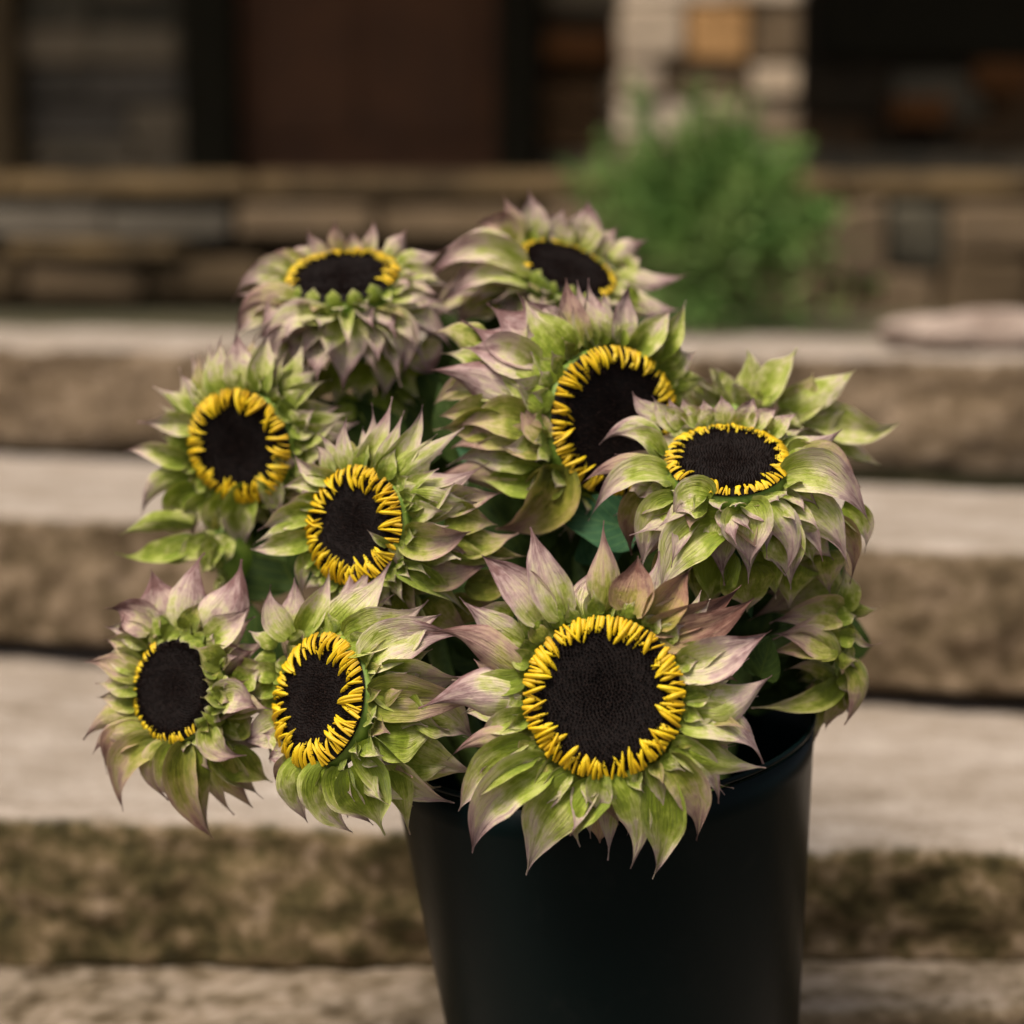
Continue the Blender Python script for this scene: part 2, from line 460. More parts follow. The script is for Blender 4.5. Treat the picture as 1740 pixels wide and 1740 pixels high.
# bottom tread, laid slightly out of level, that carries the bucket
TILT = Matrix.Rotation(R(-5.0), 4, 'Y') @ Matrix.Rotation(R(4.6), 4, 'X')
BX = U(1017, 1217, 1.10)
def slab_flat(x0, x1, y0, y1, seed, piv):
    n = 26; verts = []; faces = []; top = []
    for i in range(n + 1):
        for j in range(n + 1):
            x = x0 + (x1 - x0) * i / n; y = y0 + (y1 - y0) * j / n
            z = 0.002 * noise.noise(Vector((x * 9, y * 9, seed)))
            e = min(i, j, n - i, n - j)
            z -= 0.012 if e == 0 else (0.002 if e == 1 else 0)
            verts.append(Vector((x, y, z)))
    N = (n + 1) ** 2
    for v in list(verts): verts.append(Vector((v.x, v.y, -0.12)))
    for i in range(n):
        for j in range(n):
            a = i * (n + 1) + j
            faces.append((a, a + n + 1, a + n + 2, a + 1))
    ring = [i * (n + 1) for i in range(n + 1)] + [n * (n + 1) + j for j in range(1, n + 1)] + [i * (n + 1) + n for i in range(n - 1, -1, -1)] + [j for j in range(n - 1, 0, -1)]
    for k in range(len(ring)):
        a, b = ring[k], ring[(k + 1) % len(ring)]
        faces.append((a, a + N, b + N, b))
    faces = [tuple(reversed(f)) for f in faces]
    verts = [piv + (TILT @ (v - piv)) for v in verts]
    return meshob('step_slab', verts, faces, M['slab'], steps, attrs={'worn_top': 1.0, 'mossy': 0.3})
BH = 0.43
axis = (TILT.to_3x3() @ Vector((0, 0, 1))).normalized()
foot = BX - axis * BH
slab_flat(foot.x - 0.7, foot.x + 0.55, foot.y - 0.42, foot.y + 0.10, 3.0, Vector(foot)) if abs(foot.z) < 1e-6 else None
if abs(foot.z) >= 1e-6:
    o = slab_flat(foot.x - 0.7, foot.x + 0.55, foot.y - 0.42, foot.y + 0.10, 3.0, Vector((foot.x, foot.y, 0)))
    o.location.z += foot.z

# rock lying on the top landing at the right
rk = bmesh.new(); bmesh.ops.create_icosphere(rk, subdivisions=4, radius=1)
c = U(1660, 566, 2.36)
vs = []
for v in rk.verts:
    p = v.co.copy(); p.z = max(p.z, -0.55)
    d = 1 + 0.22 * noise.fractal(p * 1.4 + Vector((4, 1, 2)), 0.9, 2, 4)
    vs.append(Vector((c.x + p.x * 0.125 * d, c.y + p.y * 0.07 * d, c.z + p.z * 0.032 * d)))
fs = [tuple(v.index for v in f.verts) for f in rk.faces]; rk.free()
o = meshob('rock', vs, fs, M['rock']); o['label'] = 'flat pinkish rock lying on the top step at the right edge'; o['category'] = 'rock'
o.location.z += zC + 0.012 - min(v.z for v in vs) - 0.012

# ------------------------------------------------------------------ house behind
house = empty('stone_house', (0, 4.6, 0), 'dark rustic stone house with porch, red brown door and pale stone pillar', 'house')

stone_meshes = []
for k in range(10):
    bm = bmesh.new(); bmesh.ops.create_cube(bm, size=1)
    bmesh.ops.bevel(bm, geom=list(bm.edges), offset=0.09, segments=1, affect='EDGES')
    for v in bm.verts:
        v.co += Vector((rnd.uniform(-.035, .035), rnd.uniform(-.06, .06), rnd.uniform(-.05, .05)))
    me = bpy.data.meshes.new('stone'); bm.to_mesh(me); bm.free(); me.materials.append(M['facade'])
    stone_meshes.append(me)
_variants = {}
def stone(parent, x0, x1, z0, z1, y, depth, mat, label=None):
    k = rnd.randrange(len(stone_meshes))
    key = (k, mat)
    if key not in _variants:
        me = stone_meshes[k].copy(); me.materials.clear(); me.materials.append(M[mat]); _variants[key] = me
    o = bpy.data.objects.new('stone', _variants[key]); link(o, parent)
    off = Vector((0, 0, 0)); p = parent
    while p is not None: off += p.location; p = p.parent
    o.location = Vector(((x0 + x1) / 2, y + rnd.uniform(-0.012, 0.012), (z0 + z1) / 2)) - off
    o.scale = (x1 - x0 - 0.008, depth, z1 - z0 - 0.008)
    if label: o['label'] = label
    return o
def box(name, x0, x1, y0, y1, z0, z1, mat, parent, bev=0.006):
    bm = bmesh.new(); bmesh.ops.create_cube(bm, size=1)
    for v in bm.verts:
        v.co = Vector(((x0 + x1) / 2 + v.co.x * (x1 - x0), (y0 + y1) / 2 + v.co.y * (y1 - y0), (z0 + z1) / 2 + v.co.z * (z1 - z0)))
    bmesh.ops.bevel(bm, geom=list(bm.edges), offset=bev, segments=2, affect='EDGES')
    bm.verts.ensure_lookup_table()
    o = meshob(name, [v.co.copy() for v in bm.verts], [tuple(v.index for v in f.verts) for f in bm.faces], mat, parent, smooth=False)
    bm.free(); return o
def fill(parent, x0, x1, z0, z1, y, depth, mats, hh=(0.07, 0.13), ww=(0.14, 0.36)):
    z = z0
    while z < z1 - 0.02:
        h = min(rnd.uniform(*hh), z1 - z)
        if z1 - (z + h) < 0.04: h = z1 - z
        x = x0
        while x < x1 - 0.01:
            w = min(rnd.uniform(*ww), x1 - x)
            if x1 - (x + w) < 0.07: w = x1 - x
            stone(parent, x, x + w, z, z + h, y, depth, rnd.choice(mats))
            x += w
        z += h

YF = 5.7        # facade
YB = 4.25       # porch front
def fx(px, Y=YF): return U(px, 300, Y).x
def fz(py, Y=YF): return U(870, py, Y).z
zfloor = fz(292, YB)            # top of the porch floor
ztop = zfloor + 2.15
xl, xr = fx(-1700), fx(3100)
wall = box('wall', xl, xr, YF + 0.06, YF + 0.25, zfloor, ztop, M['mortar'], house)
fill(wall, xl, fx(8), zfloor, zfloor + 1.2, YF + 0.04, 0.12, ['facade', 'warmfacade'])
fill(wall, fx(50), fx(322), zfloor, zfloor + 1.2, YF + 0.04, 0.12, ['facade', 'facade', 'facade', 'bluegrey'])
fill(wall, fx(915), fx(1340), zfloor, zfloor + 1.2, YF + 0.04, 0.12, ['warmfacade', 'facade', 'warmfacade'])
fill(wall, fx(1340), xr, zfloor, fz(120), YF + 0.04, 0.12, ['warmfacade', 'warmfacade', 'facade'])
stone(wall, fx(1500), fx(1600), fz(215), fz(165), YF - 0.04, 0.10, 'rust', 'rust coloured stone low in the dark porch wall')
stone(wall, fx(1640), fx(1735), fz(160), fz(105), YF - 0.04, 0.10, 'rust', 'rust coloured stone at the right edge of the porch wall')
stone(wall, fx(925), fx(1035), fz(110), fz(55), YF - 0.04, 0.10, 'rust')
box('porch_shade_panel', fx(1385), xr, YF - 0.02, YF + 0.05, fz(100), ztop - 0.1, M['post'], house)  # near-black panel standing in for the shade of the deep porch, no real opening
box('timber_post', fx(-40), fx(42), YF - 0.10, YF + 0.03, zfloor, ztop, M['tanpost'], house)
door = box('door', fx(414), fx(846), YF - 0.03, YF + 0.02, zfloor + 0.004, ztop - 0.12, M['door'], house)
for (a, b, p0, p1) in ((450, 610, -620, -150), (650, 810, -620, -150), (450, 610, -60, 235), (650, 810, -60, 235)):
    box('door_panel', fx(a), fx(b), YF - 0.045, YF - 0.033, fz(p1), min(ztop - 0.2, fz(p0)), M['door'], door, 0.005)
box('door_handle', fx(470) - 0.05, fx(470) - 0.03, YF - 0.09, YF - 0.047, zfloor + 0.95, zfloor + 1.10, M['post'], door, 0.004)
box('door_post', fx(325), fx(412), YF - 0.14, YF + 0.03, zfloor, ztop, M['post'], house)
box('door_post', fx(848), fx(912), YF - 0.14, YF + 0.03, zfloor, ztop, M['post'], house)
box('door_header', fx(325), fx(912), YF - 0.12, YF + 0.03, ztop - 0.11, ztop - 0.002, M['post'], house)
# porch floor edge: long tan ledge stones
x = fx(-1700, YB)
while x < fx(3100, YB):
    w = rnd.uniform(0.45, 0.9)
    box('ledge_stone', x, x + w - 0.006, YB - 0.03 + rnd.uniform(-.012, .012), YB + 0.30, fz(331, YB), zfloor - 0.001 + rnd.uniform(-0.006, 0.0), M['ledge'], house, 0.010)
    x += w
box('porch_floor', fx(-1700, YB), fx(3100, YB), YB + 0.302, YF + 0.05, zfloor - 0.06, zfloor - 0.004, M['ledge'], house)
basew = box('base_wall', fx(-1700, YB), fx(3100, YB), YB + 0.14, YB + 0.28, 0.3, fz(333, YB), M['mortar'], house)
bz = [fz(588, YB), fz(515, YB), fz(428, YB), fz(345, YB)]
cols_l = [(-1690 + 195 * q, -1495 + 195 * q) for q in range(6)] + [(-520, -260), (-260, -20), (-20, 190), (190, 400), (400, 640), (640, 900)]
for k, (a, b) in enumerate(cols_l):
    s = rnd.uniform(-20, 20)
    stone(basew, fx(a, YB), fx(b, YB), bz[0], bz[1] - 0.012, YB + 0.17, 0.10, 'facade')
    stone(basew, fx(a + s + 60, YB), fx(b + s + 60, YB), bz[1] + 0.01, bz[2] - 0.012, YB + 0.02, 0.22, 'base')
    h = rnd.uniform(-0.01, 0.004)
    m_ = 'bluegrey' if k in (8, 9) else 'base'
    stone(basew, fx(a, YB), fx(b, YB), bz[2] + 0.03, bz[3] + h, YB + 0.03 + rnd.uniform(-.03, .03), 0.2, m_)
stone(basew, fx(20, YB), fx(330, YB), bz[2] - 0.012, bz[2] + 0.028, YB - 0.02, 0.22, 'ledge')
pr = [(900, 1060), (1060, 1230), (1230, 1400), (1400, 1490), (1490, 1590), (1590, 1760), (1760, 1990), (1990, 2250), (2250, 2480), (2480, 2700), (2700, 2900), (2900, 3090)]
for k, (a, b) in enumerate(pr):
    zz = fz(rnd.uniform(430, 480), YB)
    stone(basew, fx(a, YB), fx(b, YB), bz[0], zz, YB + 0.05, 0.2, 'base')
    stone(basew, fx(a + 15, YB), fx(b + 15, YB), zz, bz[3], YB + 0.04, 0.2, 'facade' if k == 4 else 'base')
# pale pillar on the porch edge
YP = YB + 0.12
pil = box('pillar', fx(1066, YP), fx(1346, YP), YP + 0.05, YP + 0.36, zfloor, ztop, M['mortar_pale'], house)
def ps(a, b, p0, p1, mat, lab=None):
    stone(pil, fx(a, YP), fx(b, YP), fz(p1, YP), fz(p0, YP), YP + 0.10, 0.20, mat, lab)
rows = [(292, 235, [(1052, 1200, 'pale'), (1200, 1360, 'pale')]),
        (235, 165, [(1052, 1180, 'pale'), (1180, 1260, 'pale'), (1260, 1360, 'pale')]),
        (165, 105, [(1052, 1130, 'pale'), (1130, 1270, 'base'), (1270, 1360, 'pale')]),
        (105, 5, [(1052, 1165, 'pale'), (1165, 1275, 'orange'), (1275, 1360, 'base')]),
        (5, -60, [(1052, 1250, 'pale'), (1250, 1360, 'pale')])]
for p1, p0, cs in rows:
    for a, b, mt in cs:
        ps(a, b, p0, p1, mt, 'ochre orange stone' if mt == 'orange' else None)
fill(pil, fx(1052, YP), fx(1360, YP), fz(-60, YP), ztop, YP + 0.10, 0.20, ['pale', 'base', 'pale'])
# porch roof
box('roof', xl - 0.2, xr + 0.2, YB - 0.05, YF + 0.4, ztop + 0.002, ztop + 0.12, M['roof'], house)

# soil strip between landing and porch
so = box('soil_bed', -4.2, 4.2, 2.75, YB + 0.20, 0.2, zC - 0.03, M['soil'], None, 0.01)
so['kind'] = 'structure'

# ------------------------------------------------------------------ shrub
def tube(name, pts, rads, mat, parent, seg=8):
    verts, faces = [], []
    n = len(pts)
    for i, p in enumerate(pts):
        t = (pts[min(n - 1, i + 1)] - pts[max(0, i - 1)]).normalized()
        a = t.cross(Vector((0.3, 1, 0.2))).normalized(); b = t.cross(a)
        for k in range(seg):
            an = 2 * math.pi * k / seg
            verts.append(p + (a * math.cos(an) + b * math.sin(an)) * rads[i])
    for i in range(n - 1):
        for k in range(seg):
            faces.append((i * seg + k, i * seg + (k + 1) % seg, (i + 1) * seg + (k + 1) % seg, (i + 1) * seg + k))
    faces.append(tuple(range(seg))[::-1]); faces.append(tuple((n - 1) * seg + k for k in range(seg)))
    return meshob(name, verts, faces, mat, parent)
YS = 3.45
sb = U(1205, 560, YS); sb.z = zC - 0.03
shrub = empty('shrub', tuple(sb), 'feathery green shrub growing in front of the pale stone pillar', 'shrub')
cen = U(1205, 335, YS)
verts, faces = [], []
r2 = random.Random(3)
def leaflet(p, d, L, w):
    s = d.cross(Vector((r2.uniform(-1, 1), r2.uniform(-1, 1), r2.uniform(-1, 1)))).normalized() * w
    i = len(verts)
    verts.extend([p, p + d * L * 0.5 + s, p + d * L, p + d * L * 0.5 - s])
    faces.append((i, i + 1, i + 2, i + 3))
sprigs = []
for k in range(380):
    a = r2.uniform(0, 2 * math.pi); el = math.asin(r2.uniform(-0.35, 1))
    d = Vector((math.cos(a) * math.cos(el), math.sin(a) * math.cos(el), math.sin(el)))
    rr = r2.uniform(0.40, 1.0) if k % 5 else r2.uniform(0.95, 1.22)
    lump = 0.80 + 0.35 * noise.noise(d * 2.1 + Vector((3, 0, 1)))
    tip = Vector((cen.x + d.x * 0.262 * rr * lump, cen.y + d.y * 0.20 * rr * lump, cen.z - 0.03 + d.z * 0.265 * rr * lump))
    sprigs.append((tip, d))
    axis2 = (d + Vector((0, 0, 0.7))).normalized()
    for q in range(46):
        t = r2.random()
        base = tip - axis2 * 0.09 * (1 - t)
        dd = (axis2 + Vector((r2.uniform(-1, 1), r2.uniform(-1, 1), r2.uniform(-1, 1))) * 1.1).normalized()
        leaflet(base, dd, r2.uniform(0.014, 0.032), r2.uniform(0.0018, 0.0042))
for k in range(2600):      # skirt of lower foliage
    p = Vector((cen.x + r2.gauss(0, 0.10), cen.y + r2.gauss(0, 0.09), r2.uniform(sb.z, cen.z)))
    dd = Vector((r2.uniform(-1, 1), r2.uniform(-1, 1), r2.uniform(-.4, 1))).normalized()
    leaflet(p, dd, r2.uniform(0.02, 0.045), r2.uniform(0.003, 0.006))
fo = meshob('foliage', verts, faces, M['shrub'], shrub, smooth=False); fo['kind'] = 'stuff'
for k in range(9):
    tip, d = sprigs[k * 30]
    tube('stem', [sb.copy() + Vector((r2.uniform(-.03, .03), r2.uniform(-.03, .03), 0)), sb.lerp(tip, 0.5) + Vector((0, 0, 0.03)), tip], [0.006, 0.004, 0.002], M['twig'], shrub, 6)

# ------------------------------------------------------------------ bucket
bucket = empty('flower_bucket', tuple(foot), 'tall tapered black plastic bucket holding the sunflowers', 'bucket')
tm = TILT.to_3x3()
RT_, RB_ = 0.1372, 0.0940
def lathe(name, prof, mat, parent, origin, rot, seg=96, closed=True):
    verts, faces = [], []
    n = len(prof)
    for (r, z) in prof:
        for k in range(seg):
            a = 2 * math.pi * k / seg
            verts.append(origin + rot @ Vector((r * math.cos(a), r * math.sin(a), z)))
    rng = n if closed else n - 1
    for i in range(rng):
        for k in range(seg):
            j = (i + 1) % n
            faces.append((i * seg + k, i * seg + (k + 1) % seg, j * seg + (k + 1) % seg, j * seg + k))
    return meshob(name, verts, faces, mat, parent)
def rz(z, off=0): return RB_ + (RT_ - RB_) * (z / BH) ** 0.92 + off
outer = [(0.001, 0.0), (RB_ - 0.004, 0.0), (RB_ - 0.001, 0.001), (RB_, 0.004)] + [(rz(BH * t), BH * t) for t in [i / 16 for i in range(1, 16)]] + [(RT_, BH - 0.006)]
inner = [(rz(BH * t, -0.0022), BH * t) for t in [1 - 0.015] + [i / 10 for i in range(9, 0, -1)]] + [(RB_ - 0.004, 0.005), (0.001, 0.005)]
lathe('body', outer + inner, M['bucket'], bucket, foot, tm, closed=False)
lip = []
for k in range(14):
    a = 2 * math.pi * k / 14
    lip.append((RT_ + 0.0000 + 0.0016 * math.cos(a), BH - 0.002 + 0.0018 * math.sin(a)))
lathe('rim', lip, M['bucket'], bucket, foot, tm, closed=True)
wl_ = [(0.001, BH * 0.62)] + [(rz(BH * 0.62, -0.003) * t, BH * 0.62) for t in (0.3, 0.6, 1.0)]
mw = NT('water'); mw.b.inputs['Base Color'].default_value = (0.02, 0.03, 0.02, 1); mw.b.inputs['Roughness'].default_value = 0.05
wtr = lathe('water', wl_, mw.m, None, foot, tm, closed=False); wtr['kind'] = 'stuff'; wtr['label'] = 'dark water inside the black bucket'

# ------------------------------------------------------------------ sunflowers
def prof_w(t, acum):
    s = max(0.0, math.sin(math.pi * min(1, t) ** 0.68))
    if t > 0.361: s = s ** acum
    return s + 0.55 * (1 - t) ** 5

def bract(parent, P0, P1, P2, P3, W, ref, mauve, aged=0.0, cup=0.18, twist=0.0, acum=1.35, nl=15, nw=6, mat='bract', name='bract', wave=0.10, prof=None, rng=rnd):
    verts, faces, uvs = [], [], []
    seed = rng.random()
    L = (P3 - P0).length
    prev = None
    for i in range(nl + 1):
        t = i / nl
        a, b, c_, d = (1 - t) ** 3, 3 * t * (1 - t) ** 2, 3 * t * t * (1 - t), t ** 3
        p = P0 * a + P1 * b + P2 * c_ + P3 * d
        tan = ((P1 - P0) * (1 - t) ** 2 + (P2 - P1) * 2 * t * (1 - t) + (P3 - P2) * t * t)
        if tan.length < 1e-6: tan = P3 - P0
        tan.normalize()
        side = tan.cross(ref)
        if side.length < 0.15 and prev is not None: side = prev.copy()
        side.normalize()
        if prev is not None and side.dot(prev) < 0: side = -side
        if prev is not None: side = (side * 0.6 + prev * 0.4).normalized()
        prev = side.copy()
        nrm = side.cross(tan).normalized()
        if twist: 
            q = Matrix.Rotation(twist * t * t, 3, tan)
            side2, nrm2 = q @ side, q @ nrm
        else: side2, nrm2 = side, nrm
        w = (prof_w(t, acum) if prof is None else prof(t)) * W * 0.5
        if i == nl: w = 0.0003
        for j in range(nw + 1):
            s = j / nw * 2 - 1
            cu = cup * w * (s * s) - 0.10 * w * math.exp(-(s / 0.22) ** 2)
            wv = wave * W * s * s * noise.noise(Vector((t * 4.5, s * 1.5, seed * 40)))
            rip = 0.060 * W * noise.noise(Vector((t * 2.2, s * 3.6 + 7, seed * 40))) * (1 - 0.5 * t)
            wj = w * (1 + 0.10 * noise.noise(Vector((t * 5, (1 if s > 0 else -1) * 3, seed * 77))))
            verts.append(p + side2 * s * wj * (1 - 0.10 * abs(cup) * s * s) + nrm2 * (cu + wv + rip))
            uvs.append((j / nw, t))
    for i in range(nl):
        for j in range(nw):
            a = i * (nw + 1) + j
            faces.append((a, a + 1, a + nw + 2, a + nw + 1))
    return meshob(name, verts, faces, M[mat], parent, uvs=uvs, attrs={'mauve': mauve, 'seed': seed, 'aged': aged})

# shared small meshes for the petals
petal_meshes = []
for k in range(8):
    vs, fs, uv = [], [], []
    nl, nw = 6, 4
    bendz = rnd.uniform(0.10, 0.35); sidebend = rnd.uniform(-0.18, 0.18)
    for i in range(nl + 1):
        t = i / nl
        w = 0.5 * (0.62 + 0.38 * math.sin(math.pi * min(1, t * 0.8 + 0.1))) * (1 if t < 0.8 else math.sqrt(max(0.02, 1 - ((t - 0.8) / 0.21) ** 2)))
        for j in range(nw + 1):
            s = j / nw * 2 - 1
            vs.append((t, s * w * 0.27 + sidebend * t * t, bendz * math.sin(t * math.pi * 0.85) + 0.17 * w * (1 - s * s) * 1.6 + 0.02))
            uv.append((j / nw, t))
    for i in range(nl):
        for j in range(nw):
            a = i * (nw + 1) + j; fs.append((a, a + 1, a + nw + 2, a + nw + 1))
    me = bpy.data.meshes.new('petal'); me.from_pydata(vs, [], fs); me.materials.append(M['petal'])
    me.polygons.foreach_set('use_smooth', [True] * len(me.polygons))
    ul = me.uv_layers.new(name='UVMap')
    for lp in me.loops: ul.data[lp.index].uv = uv[lp.vertex_index]
    petal_meshes.append(me)

TOCAM = -FWD
def head(label, cx, cy, Y, Rpx, face, tilt, zoom=None, keys=(), roll=0.0, plen=0.24, npet=54, fill_len=(0.55, 0.85, 1.05), mauve=0.45, aged=0.0,
         back=0.30, filler=True, disc=True, rows=4, petals_at=None, kf=0.0, acr=(1.25, 2.3), bmat='bract'):
    C = U(cx, cy, Y)
    depth = (C - CAM).dot(FWD)
    ppm = F / depth
    Rm = Rpx / ppm
    # frame : face is the screen direction (deg, 0=right, 90=up) towards which the head is turned by tilt
    fa = R(face)
    sdir = RT * math.cos(fa) + UPV * math.sin(fa)
    toc = (CAM - C).normalized()
    sdir = (sdir - toc * sdir.dot(toc)).normalized()
    n = (toc * math.cos(R(tilt)) + sdir * math.sin(R(tilt))).normalized()
    e1 = n.cross(UPV); 
    if e1.length < 0.2: e1 = n.cross(FWD)
    e1.normalize(); e2 = n.cross(e1).normalized()
    th = empty('sunflower', tuple(C), label, 'sunflower', 'sunflowers in the black bucket')
    rg = random.Random(int(cx * 7 + cy))
    rot = Matrix((e1, e2, n)).transposed()
    def ringp(a, k=1.0, z=0.0): return C + (e1 * math.cos(a) + e2 * math.sin(a)) * Rm * k + n * z * Rm
    # receptacle
    prof = [(0.001, 0.02), (0.6, 0.03), (0.90, 0.03), (0.96, 0.0), (1.0, -0.08), (1.0, -0.22), (0.85, -0.42), (0.55, -0.58), (0.25, -0.66), (0.12, -0.72)]
    lathe('receptacle', [(r * Rm, z * Rm) for r, z in prof], M['receptacle'], th, C, rot, 40, False)
    if disc:
        dp = [(0.001, 0.06), (0.25, 0.075), (0.5, 0.11), (0.75, 0.13), (0.90, 0.10), (0.97, 0.04)]
        d_ = lathe('disc', [(r * Rm, z * Rm) for r, z in dp], M['disc'], th, C, rot, 48, False)
        # crowded florets
        vs, fs = [], []
        N = 1100
        for k in range(N):
            rr = math.sqrt((k + 0.5) / N) * 0.86; a = k * 2.399963
            a += rg.uniform(-.01, .01)
            z = 0.06 + 0.07 * rr ** 2 * 1.25 if rr < 0.75 else 0.13 - 0.1 * (rr - .75)
            hgt = 0.045 + 0.05 * rg.random() * (0.5 + rr)
            b = ringp(a, rr, z)
            s = 0.021 * Rm
            dx = (e1 * math.cos(a) + e2 * math.sin(a)) * s; dy = (-e1 * math.sin(a) + e2 * math.cos(a)) * s
            i = len(vs)
            tip = b + n * hgt * Rm + dx * rg.uniform(-.6, .6)
            vs += [b + dx, b + dy, b - dx, b - dy, tip]
            fs += [(i, i + 1, i + 4), (i + 1, i + 2, i + 4), (i + 2, i + 3, i + 4), (i + 3, i, i + 4)]
        fl = meshob('disc_florets', vs, fs, M['floret'], th, smooth=False); fl['kind'] = 'stuff'
        # ring of short yellow ray petals, folded in over the disc
        for k in range(npet):
            a = 2 * math.pi * (k + rg.uniform(-.45, .45)) / npet
            if petals_at is not None and not petals_at(math.degrees(a)):
                if k % 5 == 0:                       # low green scales standing where no petal shows
                    rad = e1 * math.cos(a) + e2 * math.sin(a)
                    b = ringp(a, 1.03, -0.10); L = Rm * rg.uniform(0.24, 0.36)
                    T = b + (n * 0.8 - rad * 0.45).normalized() * L
                    bract(th, b, b + (n + rad * .2) * L * .35, T + rad * L * .15, T, Rm * rg.uniform(.28, .4), -rad, rg.uniform(-.15, .05), cup=.4, twist=rg.uniform(-.3, .3), nl=8, nw=4, acum=1.2, rng=rg)
                continue
            pl = plen * 1.12 * Rm * rg.uniform(0.62, 1.25)
            if rg.random() < 0.05: continue
            me = rg.choice(petal_meshes)
            o = bpy.data.objects.new('petal', me); link(o, th)
            inn = -(e1 * math.cos(a) + e2 * math.sin(a))
            tg = n.cross(inn)
            inn2 = (inn + tg * rg.uniform(-.4, .4) + n * rg.uniform(0.0, 0.30)).normalized()
            tg = n.cross(inn2).normalized(); nn = inn2.cross(tg)
            mm = Matrix((inn2, tg, nn)).transposed().to_4x4()
            wdt = 0.150 * Rm * rg.uniform(0.6, 1.5)
            sc = Matrix.Diagonal((pl, wdt * 1.25, pl * 0.8, 1))
            mm = mm @ sc
            mm.translation = ringp(a, 1.00 + rg.uniform(-.02, .02), 0.085) - C
            o.matrix_local = mm
        # low inner scales behind the petals
    # filler bracts
    if filler:
        for row in range(rows):
            N = (26, 24, 22, 20)[row]
            fl_ = (fill_len[0] * 0.62, fill_len[1] * 0.95, fill_len[2] * 1.02, fill_len[2] * 1.12)[row]
            for k in range(N):
                a = 2 * math.pi * (k + 0.5 * row + rg.uniform(-.42, .42)) / N
                rad = e1 * math.cos(a) + e2 * math.sin(a)
                L = fl_ * Rm * rg.uniform(0.72, 1.22)
                b = ringp(a, 1.02 - 0.05 * row, -0.03 - 0.17 * row)
                lift = (0.5, 0.35, 0.15, 0.0)[row] + rg.uniform(-.15, .15)
                rf = (0.2, -0.05, -0.35, -0.7)[row] + rg.uniform(-.3, .3)
                sw = n.cross(rad) * rg.uniform(-.3, .3)
                P1 = b + (rad + n * lift).normalized() * L * 0.38
                T = b + (rad + n * rf + sw).normalized() * L
                P2 = T - (rad * 0.8 + n * (rf - rg.uniform(-.3, 1.1)) + sw * rg.uniform(1, 4)).normalized() * L * 0.32
                bract(th, b, P1, P2, T, Rm * (0.25, 0.34, 0.42, 0.46)[row] * rg.uniform(0.75, 1.2), n, mauve * rg.uniform(0.5, 1.35) - (0.15, 0.0, 0.0, 0.0)[row],
                      max(aged * rg.random(), 0.6 * (rg.random() < .12)), cup=rg.uniform(-0.5, 0.9), twist=rg.uniform(-1.1, 1.1), nl=12, nw=6, acum=rg.uniform(1.5, 2.8), rng=rg, mat=bmat)
    # key bracts traced as (base, tip, width, bend, mauve, dz)
    if zoom:
        ox, oy, s = zoom
        for kk in keys:
            bx, by, tx, ty, w = kk[:5]
            bend = kk[5] if len(kk) > 5 else rg.uniform(-.08, .08)
            mv = kk[6] if len(kk) > 6 else mauve + rg.uniform(-.15, .2)
            dz = kk[7] if len(kk) > 7 else None
            ag = kk[8] if len(kk) > 8 else aged * rg.random()
            bx, by, tx, ty, w = ox + bx / s, oy + by / s, ox + tx / s, oy + ty / s, w / s
            tx += (tx - bx) * 0.035; ty += (ty - by) * 0.035
            # nearest rim point
            best = None
            for q in range(48):
                rp = ringp(2 * math.pi * q / 48, 1.03, -0.05)
                v = rp - CAM; dd = v.dot(FWD)
                sx = 870 + F * v.dot(RT) / dd; sy = 870 - F * v.dot(UPV) / dd
                dist = math.hypot(sx - bx, sy - by)
                if best is None or dist < best[0]: best = (dist, rp.y, 2 * math.pi * q / 48)
            br = None                                # is the base within the ring's outline?
            for q in range(72):
                rp = ringp(2 * math.pi * q / 72, 1.0, 0); v = rp - CAM; dd = v.dot(FWD)
                sx = 870 + F * v.dot(RT) / dd - cx; sy = 870 - F * v.dot(UPV) / dd - cy
                dv = abs(math.atan2(sx * (by - cy) - sy * (bx - cx), sx * (bx - cx) + sy * (by - cy)))
                if br is None or dv < br[0]: br = (dv, math.hypot(sx, sy))
            inside = math.hypot(bx - cx, by - cy) < 0.97 * br[1]
            yb = best[1] - 0.002 - kf + (0.45 * best[0] / ppm if not inside else -0.002)
            P0 = U(bx, by, yb)
            Lpx = math.hypot(tx - bx, ty - by)
            yt = yb + (back * Lpx / ppm if dz is None else dz * Lpx / ppm)
            P3 = U(tx, ty, yt)
            L = (P3 - P0).length
            perp = Vector((-(ty - by), 0, -(tx - bx))); perp.normalize()
            rad = e1 * math.cos(best[2]) + e2 * math.sin(best[2])
            bul = (n * 0.5 + toc * 0.5).normalized()
            off = perp * bend * L * 1.33
            P1 = P0.lerp(P3, 0.33) + off + bul * L * rg.uniform(0.14, 0.22)
            P2 = P0.lerp(P3, 0.68) + off * rg.uniform(0.3, 1.2) + perp * L * rg.uniform(-.06, .06) + bul * L * rg.uniform(0.02, 0.10)
            ref = (n * 0.5 + toc * 0.8 + Vector((rg.uniform(-.35, .35), 0, rg.uniform(-.35, .35)))).normalized()
            bract(th, P0, P1, P2, P3, w / ppm * 1.08, ref, mv, max(ag, 0.5 * (rg.random() < .1)), cup=rg.choice((-1, 1, 1)) * rg.uniform(0.15, 0.75), twist=rg.uniform(-1.0, 1.0), rng=rg, nl=18, nw=10, acum=rg.uniform(*acr), mat=bmat)
    # stem down into the bucket
    s0 = C - n * Rm * 0.66
    mouth = BX + tm @ Vector((0, 0, -0.02))
    dirx = Vector((C.x - mouth.x, C.y - mouth.y, 0))
    m1 = mouth + (dirx.normalized() * min(0.095, dirx.length * 0.55) if dirx.length > 1e-4 else dirx)
    f1 = foot + axis * 0.02 - (dirx.normalized() * 0.03 if dirx.length > 1e-4 else dirx)
    p1 = s0 - n * 0.05 + Vector((0, 0, -0.01))
    pts = []
